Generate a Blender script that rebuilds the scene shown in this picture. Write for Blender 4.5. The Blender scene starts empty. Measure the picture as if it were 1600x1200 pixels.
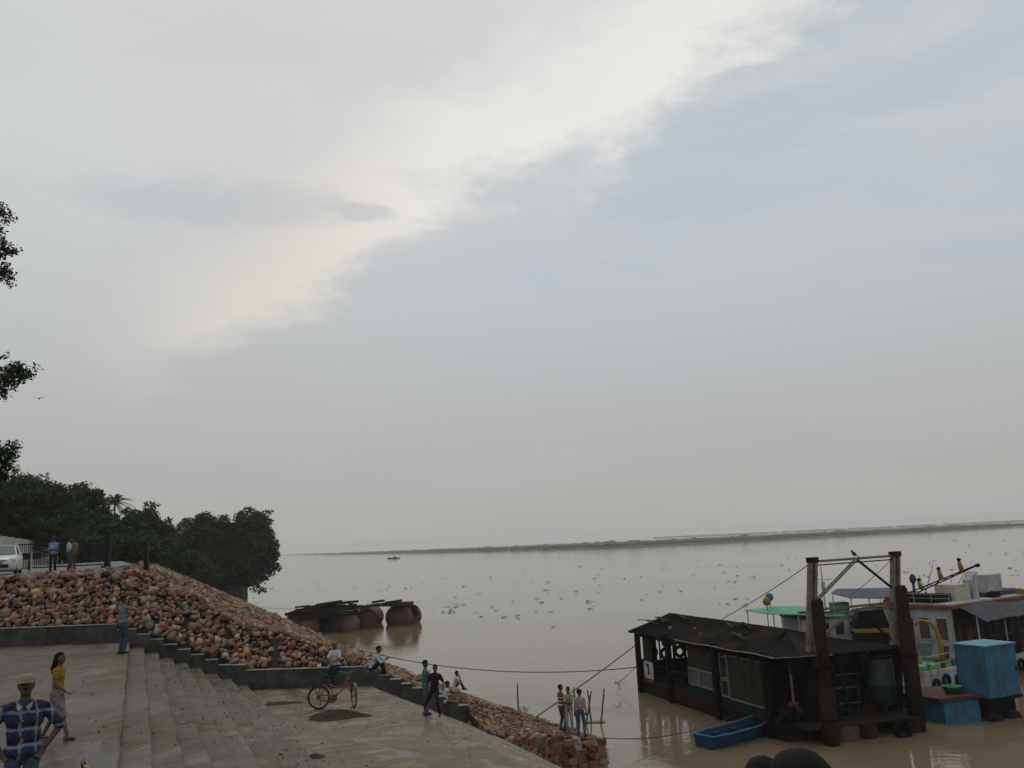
import bpy, bmesh, math, random
import numpy as np
from mathutils import Vector, Matrix, Euler

random.seed(7)
rng = np.random.default_rng(11)
R = math.radians
SC = bpy.context.scene
COL = SC.collection

# ------------------------------------------------------------------ camera
FPX, EYE = 1350.0, 8.6            # focal length in photo pixels (1600 wide), eye height above the river
ROLL = math.atan(0.047)
PITCH = math.atan(248.2 / FPX)
CF = Vector((0, math.cos(PITCH), math.sin(PITCH)))
_u0 = Vector((0, -math.sin(PITCH), math.cos(PITCH)))
_r0 = Vector((1, 0, 0))
CR = _r0 * math.cos(ROLL) - _u0 * math.sin(ROLL)
CU = _u0 * math.cos(ROLL) + _r0 * math.sin(ROLL)
cam = bpy.data.objects.new('camera', bpy.data.cameras.new('camera'))
COL.objects.link(cam)
cm = Matrix((CR, CU, -CF)).transposed().to_4x4()
cm.translation = Vector((0, 0, EYE))
cam.matrix_world = cm
cam.data.sensor_width = 36.0
cam.data.lens = 36.0 * FPX / 1600.0
cam.data.clip_start = 0.1
cam.data.clip_end = 20000
SC.camera = cam

# ------------------------------------------------------------------ sky, sun, exposure
SUN_EL, SUN_AZ = R(60), R(-12)     # sun behind thin cloud, ahead and a little to the left
world = bpy.data.worlds.new('World'); SC.world = world; world.use_nodes = True
nt = world.node_tree; nt.nodes.clear()

class N:
    """tiny node helper"""
    def __init__(self, tree): self.t = tree
    def n(self, kind, **kw):
        nd = self.t.nodes.new(kind)
        for k, v in kw.items(): setattr(nd, k, v)
        return nd
    def set(self, sock, v):
        if isinstance(v, bpy.types.NodeSocket): self.t.links.new(v, sock)
        elif v is not None: sock.default_value = v
    def math(self, op, a, b=None, c=None, clamp=False):
        nd = self.n('ShaderNodeMath', operation=op, use_clamp=clamp)
        self.set(nd.inputs[0], a)
        if b is not None: self.set(nd.inputs[1], b)
        if c is not None: self.set(nd.inputs[2], c)
        return nd.outputs[0]
    def mix(self, f, a, b, mode='MIX'):
        nd = self.n('ShaderNodeMix', data_type='RGBA', blend_type=mode)
        self.set(nd.inputs[0], f); self.set(nd.inputs[6], a if isinstance(a, bpy.types.NodeSocket) else (*a, 1)); self.set(nd.inputs[7], b if isinstance(b, bpy.types.NodeSocket) else (*b, 1))
        return nd.outputs[2]
    def smooth(self, x, a, b):
        nd = self.n('ShaderNodeMapRange', interpolation_type='SMOOTHSTEP')
        self.set(nd.inputs[0], x); self.set(nd.inputs[1], a); self.set(nd.inputs[2], b); nd.inputs[3].default_value = 0; nd.inputs[4].default_value = 1
        return nd.outputs[0]
    def noise(self, vec, scale, detail=4, rough=.55, dist=0):
        nd = self.n('ShaderNodeTexNoise'); self.set(nd.inputs['Vector'], vec)
        nd.inputs['Scale'].default_value = scale; nd.inputs['Detail'].default_value = detail; nd.inputs['Roughness'].default_value = rough; nd.inputs['Distortion'].default_value = dist
        return nd.outputs['Fac']
    def mapping(self, vec, scale=(1, 1, 1), loc=(0, 0, 0), rot=(0, 0, 0)):
        nd = self.n('ShaderNodeMapping'); self.set(nd.inputs[0], vec)
        nd.inputs[1].default_value = loc; nd.inputs[2].default_value = rot; nd.inputs[3].default_value = scale
        return nd.outputs[0]

w = N(nt)
tc = w.n('ShaderNodeTexCoord')
sx = w.n('ShaderNodeSeparateXYZ'); nt.links.new(tc.outputs['Generated'], sx.inputs[0])
nx, ny, nz = sx.outputs
wz = w.math('ABSOLUTE', nz)
sky = w.n('ShaderNodeTexSky', sky_type='NISHITA', sun_disc=False)
sky.sun_elevation = SUN_EL; sky.sun_rotation = SUN_AZ; sky.altitude = 50; sky.air_density = 1.2; sky.dust_density = 1.5; sky.ozone_density = 1.0
# cloud veil: soft streaks that run up to the right, a bluish thin gap below them, haze towards the horizon
wv = w.mapping(tc.outputs['Generated'], scale=(1.0, 1.0, 2.4), rot=(0, R(-16), 0))
n1 = w.noise(wv, 3.2, 6, .55, .35)
n2 = w.noise(wv, 9.0, 5, .6, .2)
n3 = w.noise(w.mapping(tc.outputs['Generated'], scale=(1, 1, 4.5)), 3.6, 4, .5, .3)
n4 = w.noise(wv, 24.0, 4, .6, .1)
warp = w.math('ADD', w.math('MULTIPLY', w.math('SUBTRACT', n1, .5), .15), w.math('ADD', w.math('MULTIPLY', w.math('SUBTRACT', n2, .5), .13), w.math('MULTIPLY', w.math('SUBTRACT', n4, .5), .05)))
line_ = w.math('SUBTRACT', w.math('MULTIPLY_ADD', nx, .34, .398), w.math('MULTIPLY', w.math('MAXIMUM', w.math('SUBTRACT', -.10, nx), 0.0), .30))
e = w.math('ADD', w.math('SUBTRACT', wz, line_), warp)
band = w.math('MULTIPLY', w.smooth(e, -.03, .035), w.math('MULTIPLY_ADD', w.smooth(e, .03, .17), -.9, 1.0))
band = w.math('MULTIPLY', band, w.math('MULTIPLY', w.smooth(nx, -.50, -.22), w.smooth(nx, .60, .18)))
band = w.math('MULTIPLY', band, w.math('MULTIPLY', w.smooth(wz, .13, .25), w.math('MULTIPLY_ADD', n2, .9, .5)), clamp=True)
blue = w.math('MULTIPLY', w.smooth(e, .02, -.05), w.math('MULTIPLY', w.smooth(wz, .12, .36), w.smooth(nx, -.30, .2)), clamp=True)
blue = w.math('MULTIPLY', blue, w.math('MULTIPLY_ADD', w.smooth(n3, .36, .68), -.8, 1.0), clamp=True)
veil = w.mix(w.smooth(wz, .02, .46), (4.05, 4.03, 3.97), (6.4, 6.5, 6.42))          # grey haze -> pale grey
veil = w.mix(w.math('MULTIPLY', w.math('SUBTRACT', n3, .45), .9, clamp=True), veil, (4.9, 5.05, 5.15))
veil = w.mix(w.math('MULTIPLY', blue, .72), veil, (4.3, 5.1, 5.75))
cream = w.mix(w.smooth(nx, -.28, .02), (7.7, 7.1, 6.3), (8.9, 8.65, 8.15))
veil = w.mix(w.math('MULTIPLY', band, .9), veil, cream)
def streak(cx, cz_, rx, rz):
    q = w.math('ADD', w.math('POWER', w.math('DIVIDE', w.math('ABSOLUTE', w.math('SUBTRACT', nx, cx)), rx), 2.0), w.math('POWER', w.math('DIVIDE', w.math('ABSOLUTE', w.math('SUBTRACT', w.math('ADD', wz, w.math('MULTIPLY', warp, .25)), cz_)), rz), 2.0))
    return w.smooth(w.math('ADD', q, w.math('MULTIPLY', w.math('SUBTRACT', n2, .5), 1.2)), 1.3, .1)
dk = w.math('MAXIMUM', w.math('MULTIPLY', streak(-.31, .375, .15, .028), .55), w.math('MULTIPLY', streak(-.165, .372, .055, .010), .6))
veil = w.mix(dk, veil, (5.0, 5.15, 5.25))
skymix = w.mix(.93, sky.outputs[0], veil)
bg = w.n('ShaderNodeBackground'); nt.links.new(skymix, bg.inputs[0]); bg.inputs[1].default_value = 0.1
out = w.n('ShaderNodeOutputWorld'); nt.links.new(bg.outputs[0], out.inputs[0])

sl = bpy.data.lights.new('sun', 'SUN'); sl.energy = 0.5; sl.angle = R(25); sl.color = (1.0, .94, .86)
so = bpy.data.objects.new('sun', sl); COL.objects.link(so)
sd = Vector((math.sin(SUN_AZ) * math.cos(SUN_EL), math.cos(SUN_AZ) * math.cos(SUN_EL), math.sin(SUN_EL)))
so.rotation_euler = sd.to_track_quat('Z', 'Y').to_euler()

SC.view_settings.view_transform = 'Standard'; SC.view_settings.look = 'None'
SC.view_settings.exposure = 0.0; SC.view_settings.gamma = 1.0; SC.view_settings.use_curve_mapping = False
SC.render.engine = 'CYCLES'
SC.cycles.max_bounces = 6; SC.cycles.volume_bounces = 2; SC.cycles.transparent_max_bounces = 8
SC.cycles.use_denoising = True
SC.cycles.caustics_reflective = False; SC.cycles.caustics_refractive = False

# ------------------------------------------------------------------ geometry of the place
def ray(x, y): return CF + CR * ((x - 800) / FPX) + CU * ((600 - y) / FPX)
def onz(x, y, z):
    d = ray(x, y); t = (z - EYE) / d.z
    return Vector((0, 0, EYE)) + d * t
def aty(x, y, Y):
    d = ray(x, y); return Vector((0, 0, EYE)) + d * (Y / d.y)
def proj(P):
    d = Vector(P) - Vector((0, 0, EYE)); k = d.dot(CF)
    return 800 + FPX * d.dot(CR) / k, 600 - FPX * d.dot(CU) / k, k
# ghat axes: v runs along the stair edges (up river), u runs down towards the river
_vp = ray(215, 876); V2 = Vector((_vp.x, _vp.y)).normalized(); U2 = Vector((V2.y, -V2.x))
def G(u, v, z=0.0): return Vector((U2.x * u + V2.x * v, U2.y * u + V2.y * v, z))
def toUV(P): return P[0] * U2.x + P[1] * U2.y, P[0] * V2.x + P[1] * V2.y
GHAT_ROT = math.atan2(-V2.x, V2.y)

# ------------------------------------------------------------------ mesh builder
def basis(d, up=Vector((0, 0, 1))):
    d = d.normalized()
    if abs(d.dot(up)) > .98: up = Vector((0, 1, 0)) if abs(d.y) < .9 else Vector((1, 0, 0))
    s = d.cross(up).normalized(); t = s.cross(d).normalized()
    return d, s, t
class MB:
    def __init__(self): self.v = []; self.f = []
    def add(self, vs, fs):
        o = len(self.v); self.v += [tuple(p) for p in vs]; self.f += [tuple(i + o for i in f) for f in fs]
        return self
    def box(self, c, s, rot=None, taper=(1, 1)):
        c = Vector(c); pts = []
        for z in (-1, 1):
            tx, ty = (1, 1) if z < 0 else taper
            for x, y in ((-1, -1), (1, -1), (1, 1), (-1, 1)):
                p = Vector((x * s[0] / 2 * tx, y * s[1] / 2 * ty, z * s[2] / 2))
                if rot is not None: p = rot @ p
                pts.append(c + p)
        return self.add(pts, [(3, 2, 1, 0), (4, 5, 6, 7), (0, 1, 5, 4), (1, 2, 6, 5), (2, 3, 7, 6), (3, 0, 4, 7)])
    def span(self, x0, x1, y0, y1, z0, z1): return self.box(((x0 + x1) / 2, (y0 + y1) / 2, (z0 + z1) / 2), (abs(x1 - x0), abs(y1 - y0), abs(z1 - z0)))
    def bar(self, a, b, w_, h, up=Vector((0, 0, 1))):
        a, b = Vector(a), Vector(b); d, s, t = basis(b - a, up)
        pts = []
        for p in (a, b):
            for i, j in ((-1, -1), (1, -1), (1, 1), (-1, 1)): pts.append(p + s * (i * w_ / 2) + t * (j * h / 2))
        return self.add(pts, [(3, 2, 1, 0), (4, 5, 6, 7), (0, 1, 5, 4), (1, 2, 6, 5), (2, 3, 7, 6), (3, 0, 4, 7)])
    def tube(self, a, b, r0, r1=None, n=8): return self.path([a, b], [r0, r0 if r1 is None else r1], n)
    def path(self, ps, r, n=8, close=False):
        ps = [Vector(p) for p in ps]; rs = r if isinstance(r, (list, tuple)) else [r] * len(ps)
        o = len(self.v); m = len(ps); ref = None
        for i, p in enumerate(ps):
            a = ps[max(i - 1, 0)] if not close else ps[i - 1]; b = ps[min(i + 1, m - 1)] if not close else ps[(i + 1) % m]
            d = (b - a)
            if ref is None: d, s, t = basis(d)
            else:
                d = d.normalized(); s = ref - d * ref.dot(d); s = s.normalized() if s.length > 1e-6 else basis(d)[1]; t = s.cross(d)
            ref = s
            for k in range(n):
                an = 2 * math.pi * k / n; self.v.append(tuple(p + (s * math.cos(an) + t * math.sin(an)) * rs[i]))
        for i in range(m if close else m - 1):
            j = (i + 1) % m
            for k in range(n):
                k2 = (k + 1) % n; self.f.append((o + i * n + k, o + i * n + k2, o + j * n + k2, o + j * n + k))
        if not close:
            self.f.append(tuple(o + k for k in reversed(range(n)))); self.f.append(tuple(o + (m - 1) * n + k for k in range(n)))
        return self
    def ell(self, c, r, n=12, m=8, rot=None):
        c = Vector(c); o = len(self.v); r = (r, r, r) if not isinstance(r, (tuple, list)) else r
        def P(x, y, z):
            p = Vector((x * r[0], y * r[1], z * r[2])); p = rot @ p if rot is not None else p
            return tuple(c + p)
        self.v.append(P(0, 0, -1))
        for i in range(1, m):
            ph = math.pi * i / m - math.pi / 2
            for k in range(n):
                th = 2 * math.pi * k / n; self.v.append(P(math.cos(ph) * math.cos(th), math.cos(ph) * math.sin(th), math.sin(ph)))
        self.v.append(P(0, 0, 1)); top = len(self.v) - 1
        for k in range(n): self.f.append((o, o + 1 + (k + 1) % n, o + 1 + k)); self.f.append((top, o + 1 + (m - 2) * n + k, o + 1 + (m - 2) * n + (k + 1) % n))
        for i in range(m - 2):
            for k in range(n):
                a = o + 1 + i * n + k; b = o + 1 + i * n + (k + 1) % n; self.f.append((a, b, b + n, a + n))
        return self
    def cap(self, a, b, r0, r1, n=10):
        a, b = Vector(a), Vector(b); d = b - a
        if d.length < 1e-5: return self.ell(a, max(r0, r1), n, 8)
        L = d.length; d = d / L; ps = []; rs = []
        for k in range(5): an = math.pi / 2 * (k / 4.5 + .06); ps.append(a - d * (r0 * math.cos(an))); rs.append(max(r0 * math.sin(an), 1e-4))
        for k in range(5): an = math.pi / 2 * (1 - (k / 4.5 + .06) + .0) ; an = math.pi / 2 * (k / 4.5 + .06); ps.append(b + d * (r1 * math.sin(an))); rs.append(max(r1 * math.cos(an), 1e-4))
        return self.path(ps, rs, n)
    def lathe(self, prof, n=16, o=(0, 0, 0), rot=None):
        base = len(self.v); O = Vector(o)
        for r, z in prof:
            for k in range(n):
                p = Vector((r * math.cos(2 * math.pi * k / n), r * math.sin(2 * math.pi * k / n), z)); p = rot @ p if rot is not None else p
                self.v.append(tuple(O + p))
        for i in range(len(prof) - 1):
            for k in range(n): a = base + i * n + k; b = base + i * n + (k + 1) % n; self.f.append((a, b, b + n, a + n))
        self.f.append(tuple(base + k for k in reversed(range(n)))); self.f.append(tuple(base + (len(prof) - 1) * n + k for k in range(n)))
        return self
    def prism(self, poly, z0, z1):
        """poly: list of (x, y) ccw; z0 / z1 numbers or lists"""
        n = len(poly); a = z0 if isinstance(z0, (list, tuple)) else [z0] * n; b = z1 if isinstance(z1, (list, tuple)) else [z1] * n
        vs = [(p[0], p[1], a[i]) for i, p in enumerate(poly)] + [(p[0], p[1], b[i]) for i, p in enumerate(poly)]
        return self.add(vs, [tuple(reversed(range(n))), tuple(range(n, 2 * n))] + [(i, (i + 1) % n, n + (i + 1) % n, n + i) for i in range(n)])
    def plate(self, pts, th):
        """flat polygon of 3-D points given a thickness along its normal"""
        P = [Vector(p) for p in pts]; nrm = (P[1] - P[0]).cross(P[2] - P[0]).normalized() * th; n = len(P)
        return self.add(P + [p - nrm for p in P], [tuple(range(n)), tuple(reversed(range(n, 2 * n)))] + [(i, n + i, n + (i + 1) % n, (i + 1) % n) for i in range(n)])
    def torus(self, c, R_, r, axis, n=24, m=8):
        d, s, t = basis(Vector(axis)); c = Vector(c)
        return self.path([c + (s * math.cos(2 * math.pi * k / n) + t * math.sin(2 * math.pi * k / n)) * R_ for k in range(n)], r, m, close=True)
    def mesh(self, name='m', smooth=False):
        me = bpy.data.meshes.new(name); me.from_pydata(self.v, [], self.f); me.update()
        if smooth: me.polygons.foreach_set('use_smooth', [True] * len(me.polygons))
        return me
    def build(self, name, mat, parent=None, smooth=False):
        return link(name, self.mesh(name, smooth), mat, parent)
def link(name, me, mat, parent=None):
    o = bpy.data.objects.new(name, me)
    if mat is not None:
        if len(me.materials) == 0: me.materials.append(mat)
    COL.objects.link(o)
    if parent is not None: o.parent = parent
    return o
def tag(o, label, cat, group=None):
    o['label'] = label; o['category'] = cat
    if group: o['group'] = group
    return o
def struct(o): o['kind'] = 'structure'; return o
def stuff(o): o['kind'] = 'stuff'; return o
def thing(name, label, cat, loc=(0, 0, 0), rz=0.0, group=None):
    o = bpy.data.objects.new(name, None); COL.objects.link(o); o.location = loc; o.rotation_euler = (0, 0, rz); o.empty_display_size = .2
    return tag(o, label, cat, group)
def np_mesh(name, Vn, Fn, smooth=False):
    """vertices (n,3) and faces (m,k) as numpy arrays"""
    me = bpy.data.meshes.new(name); n = len(Vn); m, k = Fn.shape
    me.vertices.add(n); me.vertices.foreach_set('co', np.asarray(Vn, np.float32).ravel())
    me.loops.add(m * k); me.loops.foreach_set('vertex_index', np.asarray(Fn, np.int32).ravel())
    me.polygons.add(m); me.polygons.foreach_set('loop_start', np.arange(0, m * k, k, dtype=np.int32)); me.polygons.foreach_set('loop_total', np.full(m, k, np.int32))
    me.update(calc_edges=True)
    if smooth: me.polygons.foreach_set('use_smooth', np.ones(m, bool))
    return me

# ------------------------------------------------------------------ materials
def newmat(name):
    m = bpy.data.materials.new(name); m.use_nodes = True; t = m.node_tree
    b = t.nodes['Principled BSDF']; return m, N(t), b
MATS = {}
def pm(name, col, rough=.8, var=.3, scale=3.0, bump=.25, bscale=18.0, metal=0.0, stain=None, stain_amt=.5, stain_scale=1.2, spec=.15, rand=0.0, streak=False):
    """plain procedural surface: base colour, mottling, stains with their own shape, fine relief"""
    if name in MATS: return MATS[name]
    m, g, b = newmat(name)
    c = g.n('ShaderNodeTexCoord').outputs['Object']
    n1 = g.noise(c, scale, 5, .6)
    lo = tuple(x * (1 - var) for x in col); hi = tuple(min(x * (1 + var), .95) for x in col)
    colr = g.mix(g.smooth(n1, .3, .7), lo, hi)
    if rand:
        oi = g.n('ShaderNodeObjectInfo').outputs['Random']
        colr = g.mix(g.math('MULTIPLY', oi, rand), colr, tuple(x * .45 for x in col))
    if stain is not None:
        n2 = g.noise(g.mapping(c, scale=(1.6, 1.6, .3)) if streak else c, stain_scale, 6, .65, .6)
        colr = g.mix(g.math('MULTIPLY', g.smooth(n2, .48, .66), stain_amt), colr, stain)
    g.set(b.inputs['Base Color'], colr); b.inputs['Roughness'].default_value = rough; b.inputs['Metallic'].default_value = metal
    b.inputs['Specular IOR Level'].default_value = spec
    if bump:
        bp = g.n('ShaderNodeBump'); bp.inputs['Strength'].default_value = bump; bp.inputs['Distance'].default_value = .02
        g.set(bp.inputs['Height'], g.noise(c, bscale, 4, .6)); g.set(b.inputs['Normal'], bp.outputs[0])
    MATS[name] = m
    return m

def mat_concrete(name='ghat_concrete', k=1.0):
    m, g, b = newmat(name)
    c = g.n('ShaderNodeNewGeometry').outputs['Position']
    rot = g.mapping(c, rot=(0, 0, -GHAT_ROT))
    big = g.noise(g.mapping(rot, scale=(1.0, .55, 1)), .55, 6, .62, .8)
    mid = g.noise(g.mapping(rot, scale=(.7, 1.2, 1)), 2.2, 6, .6, .3)
    fine = g.noise(c, 24, 4, .6)
    oi = g.n('ShaderNodeObjectInfo').outputs['Random']
    strk = g.noise(g.mapping(rot, scale=(.35, 1.6, 1)), 1.1, 6, .65, .9)
    base = g.mix(g.smooth(mid, .3, .7), (.115, .097, .072), (.178, .156, .122))
    base = g.mix(g.math('MULTIPLY', g.smooth(big, .42, .56), .8), base, (.062, .050, .034))     # damp earth film
    base = g.mix(g.math('MULTIPLY', g.smooth(strk, .52, .64), .65), base, (.058, .047, .034))     # silt washed along the treads
    base = g.mix(g.math('MULTIPLY', g.smooth(g.noise(rot, .8, 6, .68, .5), .54, .68), .55), base, (.25, .236, .205))  # dried pale patches
    base = g.mix(g.math('MULTIPLY', g.smooth(fine, .52, .7), .45), base, (.038, .032, .025))
    ck = g.n('ShaderNodeTexVoronoi', feature='DISTANCE_TO_EDGE'); g.set(ck.inputs['Vector'], g.mapping(rot, scale=(.55, .4, .4))); ck.inputs['Scale'].default_value = .8
    wob = g.math('ADD', ck.outputs['Distance'], g.math('MULTIPLY', g.math('SUBTRACT', g.noise(c, 3.5, 5, .65), .5), .05))
    base = g.mix(g.math('MULTIPLY', g.smooth(wob, .008, .0), .7), base, (.02, .017, .014))       # hairline cracks
    hsv = g.n('ShaderNodeHueSaturation'); hsv.inputs['Saturation'].default_value = 1.15; g.set(hsv.inputs['Value'], g.math('MULTIPLY_ADD', oi, .4 * k, .76 * k)); g.set(hsv.inputs['Color'], base)
    g.set(b.inputs['Base Color'], hsv.outputs[0]); b.inputs['Specular IOR Level'].default_value = .22
    rr = g.n('ShaderNodeMapRange'); g.set(rr.inputs[0], big); rr.inputs[1].default_value = .4; rr.inputs[2].default_value = .62; rr.inputs[3].default_value = .8; rr.inputs[4].default_value = .3
    g.set(b.inputs['Roughness'], rr.outputs[0])
    bp = g.n('ShaderNodeBump'); bp.inputs['Strength'].default_value = .4; bp.inputs['Distance'].default_value = .02
    g.set(bp.inputs['Height'], g.math('ADD', fine, g.math('MULTIPLY', mid, 1.2))); g.set(b.inputs['Normal'], bp.outputs[0])
    return m
def mat_stone():
    m, g, b = newmat('rubble_stone')
    c = g.n('ShaderNodeTexCoord').outputs['Object']
    oi = g.n('ShaderNodeObjectInfo').outputs['Random']; isl = g.n('ShaderNodeNewGeometry').outputs['Random Per Island']
    r = g.math('FRACT', g.math('ADD', oi, isl))
    cr = g.n('ShaderNodeValToRGB'); g.set(cr.inputs[0], r); cr.color_ramp.interpolation = 'CONSTANT'
    cols = [(0, (.23, .085, .048)), (.14, (.27, .12, .065)), (.28, (.17, .085, .06)), (.40, (.27, .155, .095)), (.50, (.19, .075, .05)), (.58, (.24, .19, .165)), (.72, (.30, .19, .10)), (.79, (.28, .26, .25)), (.87, (.21, .11, .075)), (.96, (.34, .25, .12))]
    el = cr.color_ramp.elements
    while len(el) < len(cols): el.new(.5)
    for e_, (p, q) in zip(el, cols): e_.position = p; e_.color = (*q, 1)
    n_ = g.noise(g.n('ShaderNodeNewGeometry').outputs['Position'], 7, 5, .65)
    base = g.mix(g.smooth(n_, .35, .75), cr.outputs[0], (.12, .08, .055))
    v2 = g.math('MULTIPLY_ADD', g.math('FRACT', g.math('MULTIPLY', r, 37.7)), 1.0, .42)
    hs = g.n('ShaderNodeHueSaturation'); hs.inputs['Saturation'].default_value = 1.05; g.set(hs.inputs['Value'], g.math('MULTIPLY', v2, .95)); g.set(hs.inputs['Color'], base)
    g.set(b.inputs['Base Color'], hs.outputs[0]); b.inputs['Roughness'].default_value = .82
    bp = g.n('ShaderNodeBump'); bp.inputs['Strength'].default_value = .5; bp.inputs['Distance'].default_value = .03
    g.set(bp.inputs['Height'], g.noise(g.n('ShaderNodeNewGeometry').outputs['Position'], 14, 5, .65)); g.set(b.inputs['Normal'], bp.outputs[0])
    return m
def mat_bank():
    m, g, b = newmat('riverbank_soil')
    c = g.n('ShaderNodeNewGeometry').outputs['Position']
    vo = g.n('ShaderNodeTexVoronoi'); g.set(vo.inputs['Vector'], c); vo.inputs['Scale'].default_value = 2.6
    base = g.mix(g.noise(c, 1.2, 5, .6), (.05, .034, .024), (.10, .066, .045))
    base = g.mix(g.smooth(vo.outputs['Distance'], .1, .5), base, (.03, .02, .015))
    g.set(b.inputs['Base Color'], base); b.inputs['Roughness'].default_value = .9
    bp = g.n('ShaderNodeBump'); bp.inputs['Strength'].default_value = .7; bp.inputs['Distance'].default_value = .1
    g.set(bp.inputs['Height'], vo.outputs['Distance']); g.set(b.inputs['Normal'], bp.outputs[0])
    return m
def mat_water():
    m, g, b = newmat('river_water')
    c = g.n('ShaderNodeNewGeometry').outputs['Position']
    silt = g.noise(g.mapping(c, scale=(.4, 1, 1), rot=(0, 0, .4)), .06, 5, .6, 1.0)
    g.set(b.inputs['Base Color'], g.mix(g.smooth(silt, .35, .65), (.158, .118, .073), (.18, .138, .09)))
    b.inputs['Roughness'].default_value = .06; b.inputs['IOR'].default_value = 1.33
    h = g.math('ADD', g.math('MULTIPLY', g.noise(g.mapping(c, scale=(.5, 1, 1), rot=(0, 0, .35)), 1.1, 4, .55, .4), .8), g.math('MULTIPLY', g.noise(g.mapping(c, scale=(.45, 1, 1), rot=(0, 0, .2)), 4.5, 3, .5, .2), .22))
    calm = g.smooth(g.noise(g.mapping(c, scale=(.35, 1, 1)), .05, 4, .6, .5), .35, .65)
    bp = g.n('ShaderNodeBump'); g.set(bp.inputs['Strength'], g.math('MULTIPLY_ADD', g.math('MULTIPLY', calm, g.smooth(g.noise(g.mapping(c, scale=(.2, 1.4, 1), rot=(0, 0, .25)), .22, 4, .6, .6), .3, .7)), .34, .07)); bp.inputs['Distance'].default_value = .14
    g.set(bp.inputs['Height'], h); g.set(b.inputs['Normal'], bp.outputs[0])
    return m
def mat_leaf(name, a, c_, dead=(.12, .09, .03)):
    m, g, b = newmat(name)
    isl = g.n('ShaderNodeNewGeometry').outputs['Random Per Island']
    pos = g.n('ShaderNodeNewGeometry').outputs['Position']
    col = g.mix(isl, a, c_)
    col = g.mix(g.math('MULTIPLY', g.smooth(g.noise(pos, .35, 3, .5), .5, .7), .4), col, tuple(x * 1.6 for x in c_))
    col = g.mix(g.smooth(isl, .965, .98), col, dead)
    g.set(b.inputs['Base Color'], col); b.inputs['Roughness'].default_value = .6; b.inputs['Specular IOR Level'].default_value = .12
    tr = g.n('ShaderNodeBsdfTranslucent'); g.set(tr.inputs[0], g.mix(.5, col, (.08, .12, .02)))
    mx = g.n('ShaderNodeMixShader'); mx.inputs[0].default_value = .15
    o = g.t.nodes['Material Output']; g.t.links.new(b.outputs[0], mx.inputs[1]); g.t.links.new(tr.outputs[0], mx.inputs[2]); g.t.links.new(mx.outputs[0], o.inputs[0])
    return m
def mat_glass(name='dark_glass', col=(.03, .035, .04)):
    if name in MATS: return MATS[name]
    m, g, b = newmat(name); b.inputs['Base Color'].default_value = (*col, 1); b.inputs['Roughness'].default_value = .08; b.inputs['Specular IOR Level'].default_value = .6
    MATS[name] = m; return m

M_CON = mat_concrete('ghat_concrete', .74); M_CONP = mat_concrete('fresh_cement', 1.42); M_STONE = mat_stone(); M_BANK = mat_bank(); M_WATER = mat_water()
M_WALL = pm('parapet_render', (.06, .06, .057), .85, .35, 2.5, .35, 20, stain=(.02, .019, .018), stain_amt=.75, stain_scale=.9)
M_SKYTOP = pm('sky_lit_cement', (.24, .235, .22), .9, .2, 5, .3)  # paler than the wall: skylight on its top put into the colour
M_ROAD = pm('road_concrete', (.17, .17, .168), .85, .2, 1.5, .2)
M_RUST = pm('rusty_steel', (.027, .0155, .011), .75, .4, 4, .4, 22, spec=.03, stain=(.018, .012, .01), stain_amt=.7)
M_TANK = pm('pontoon_rust', (.135, .082, .06), .65, .25, 1.6, .3, 14, stain=(.075, .045, .034), stain_amt=.6, stain_scale=1.0)
M_DARKST = pm('dark_steel', (.010, .010, .011), .6, .3, 5, .2, spec=.03)
M_TIMB = pm('old_timber', (.03, .021, .016), .85, .4, 6, .4, 30, rand=.6)
M_BAMBOO = pm('bamboo', (.10, .085, .06), .7, .3, 8, .2)
M_ROPE = pm('rope_fibre', (.075, .07, .062), .9, .3, 30, .2)
M_BARK = pm('tree_bark', (.07, .055, .042), .9, .35, 5, .5, 20)
L_DARK = mat_leaf('dark_evergreen_leaves', (.010, .024, .007), (.030, .060, .017))
L_MID = mat_leaf('mid_green_leaves', (.014, .028, .010), (.034, .06, .019))
L_PALM = mat_leaf('palm_leaves', (.02, .032, .015), (.045, .06, .028))
L_HYA = mat_leaf('hyacinth_leaves', (.016, .03, .010), (.035, .062, .018), (.05, .04, .02))

# ================================================================== THE SETTING
# ------------------------------------------------------------------ river
def make_water():
    xs = [-5400, -1500, -400, -120, -40, 0, 40, 120, 400, 1500, 5400]; ys = [-400, -60, 0, 40, 80, 150, 400, 1200, 3000, 5600]
    vs = [(x, y, 0.0) for y in ys for x in xs]; nx_ = len(xs)
    fs = [(j * nx_ + i, j * nx_ + i + 1, (j + 1) * nx_ + i + 1, (j + 1) * nx_ + i) for j in range(len(ys) - 1) for i in range(nx_ - 1)]
    return struct(MB().add(vs, fs).build('river', M_WATER))
make_water()

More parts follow.
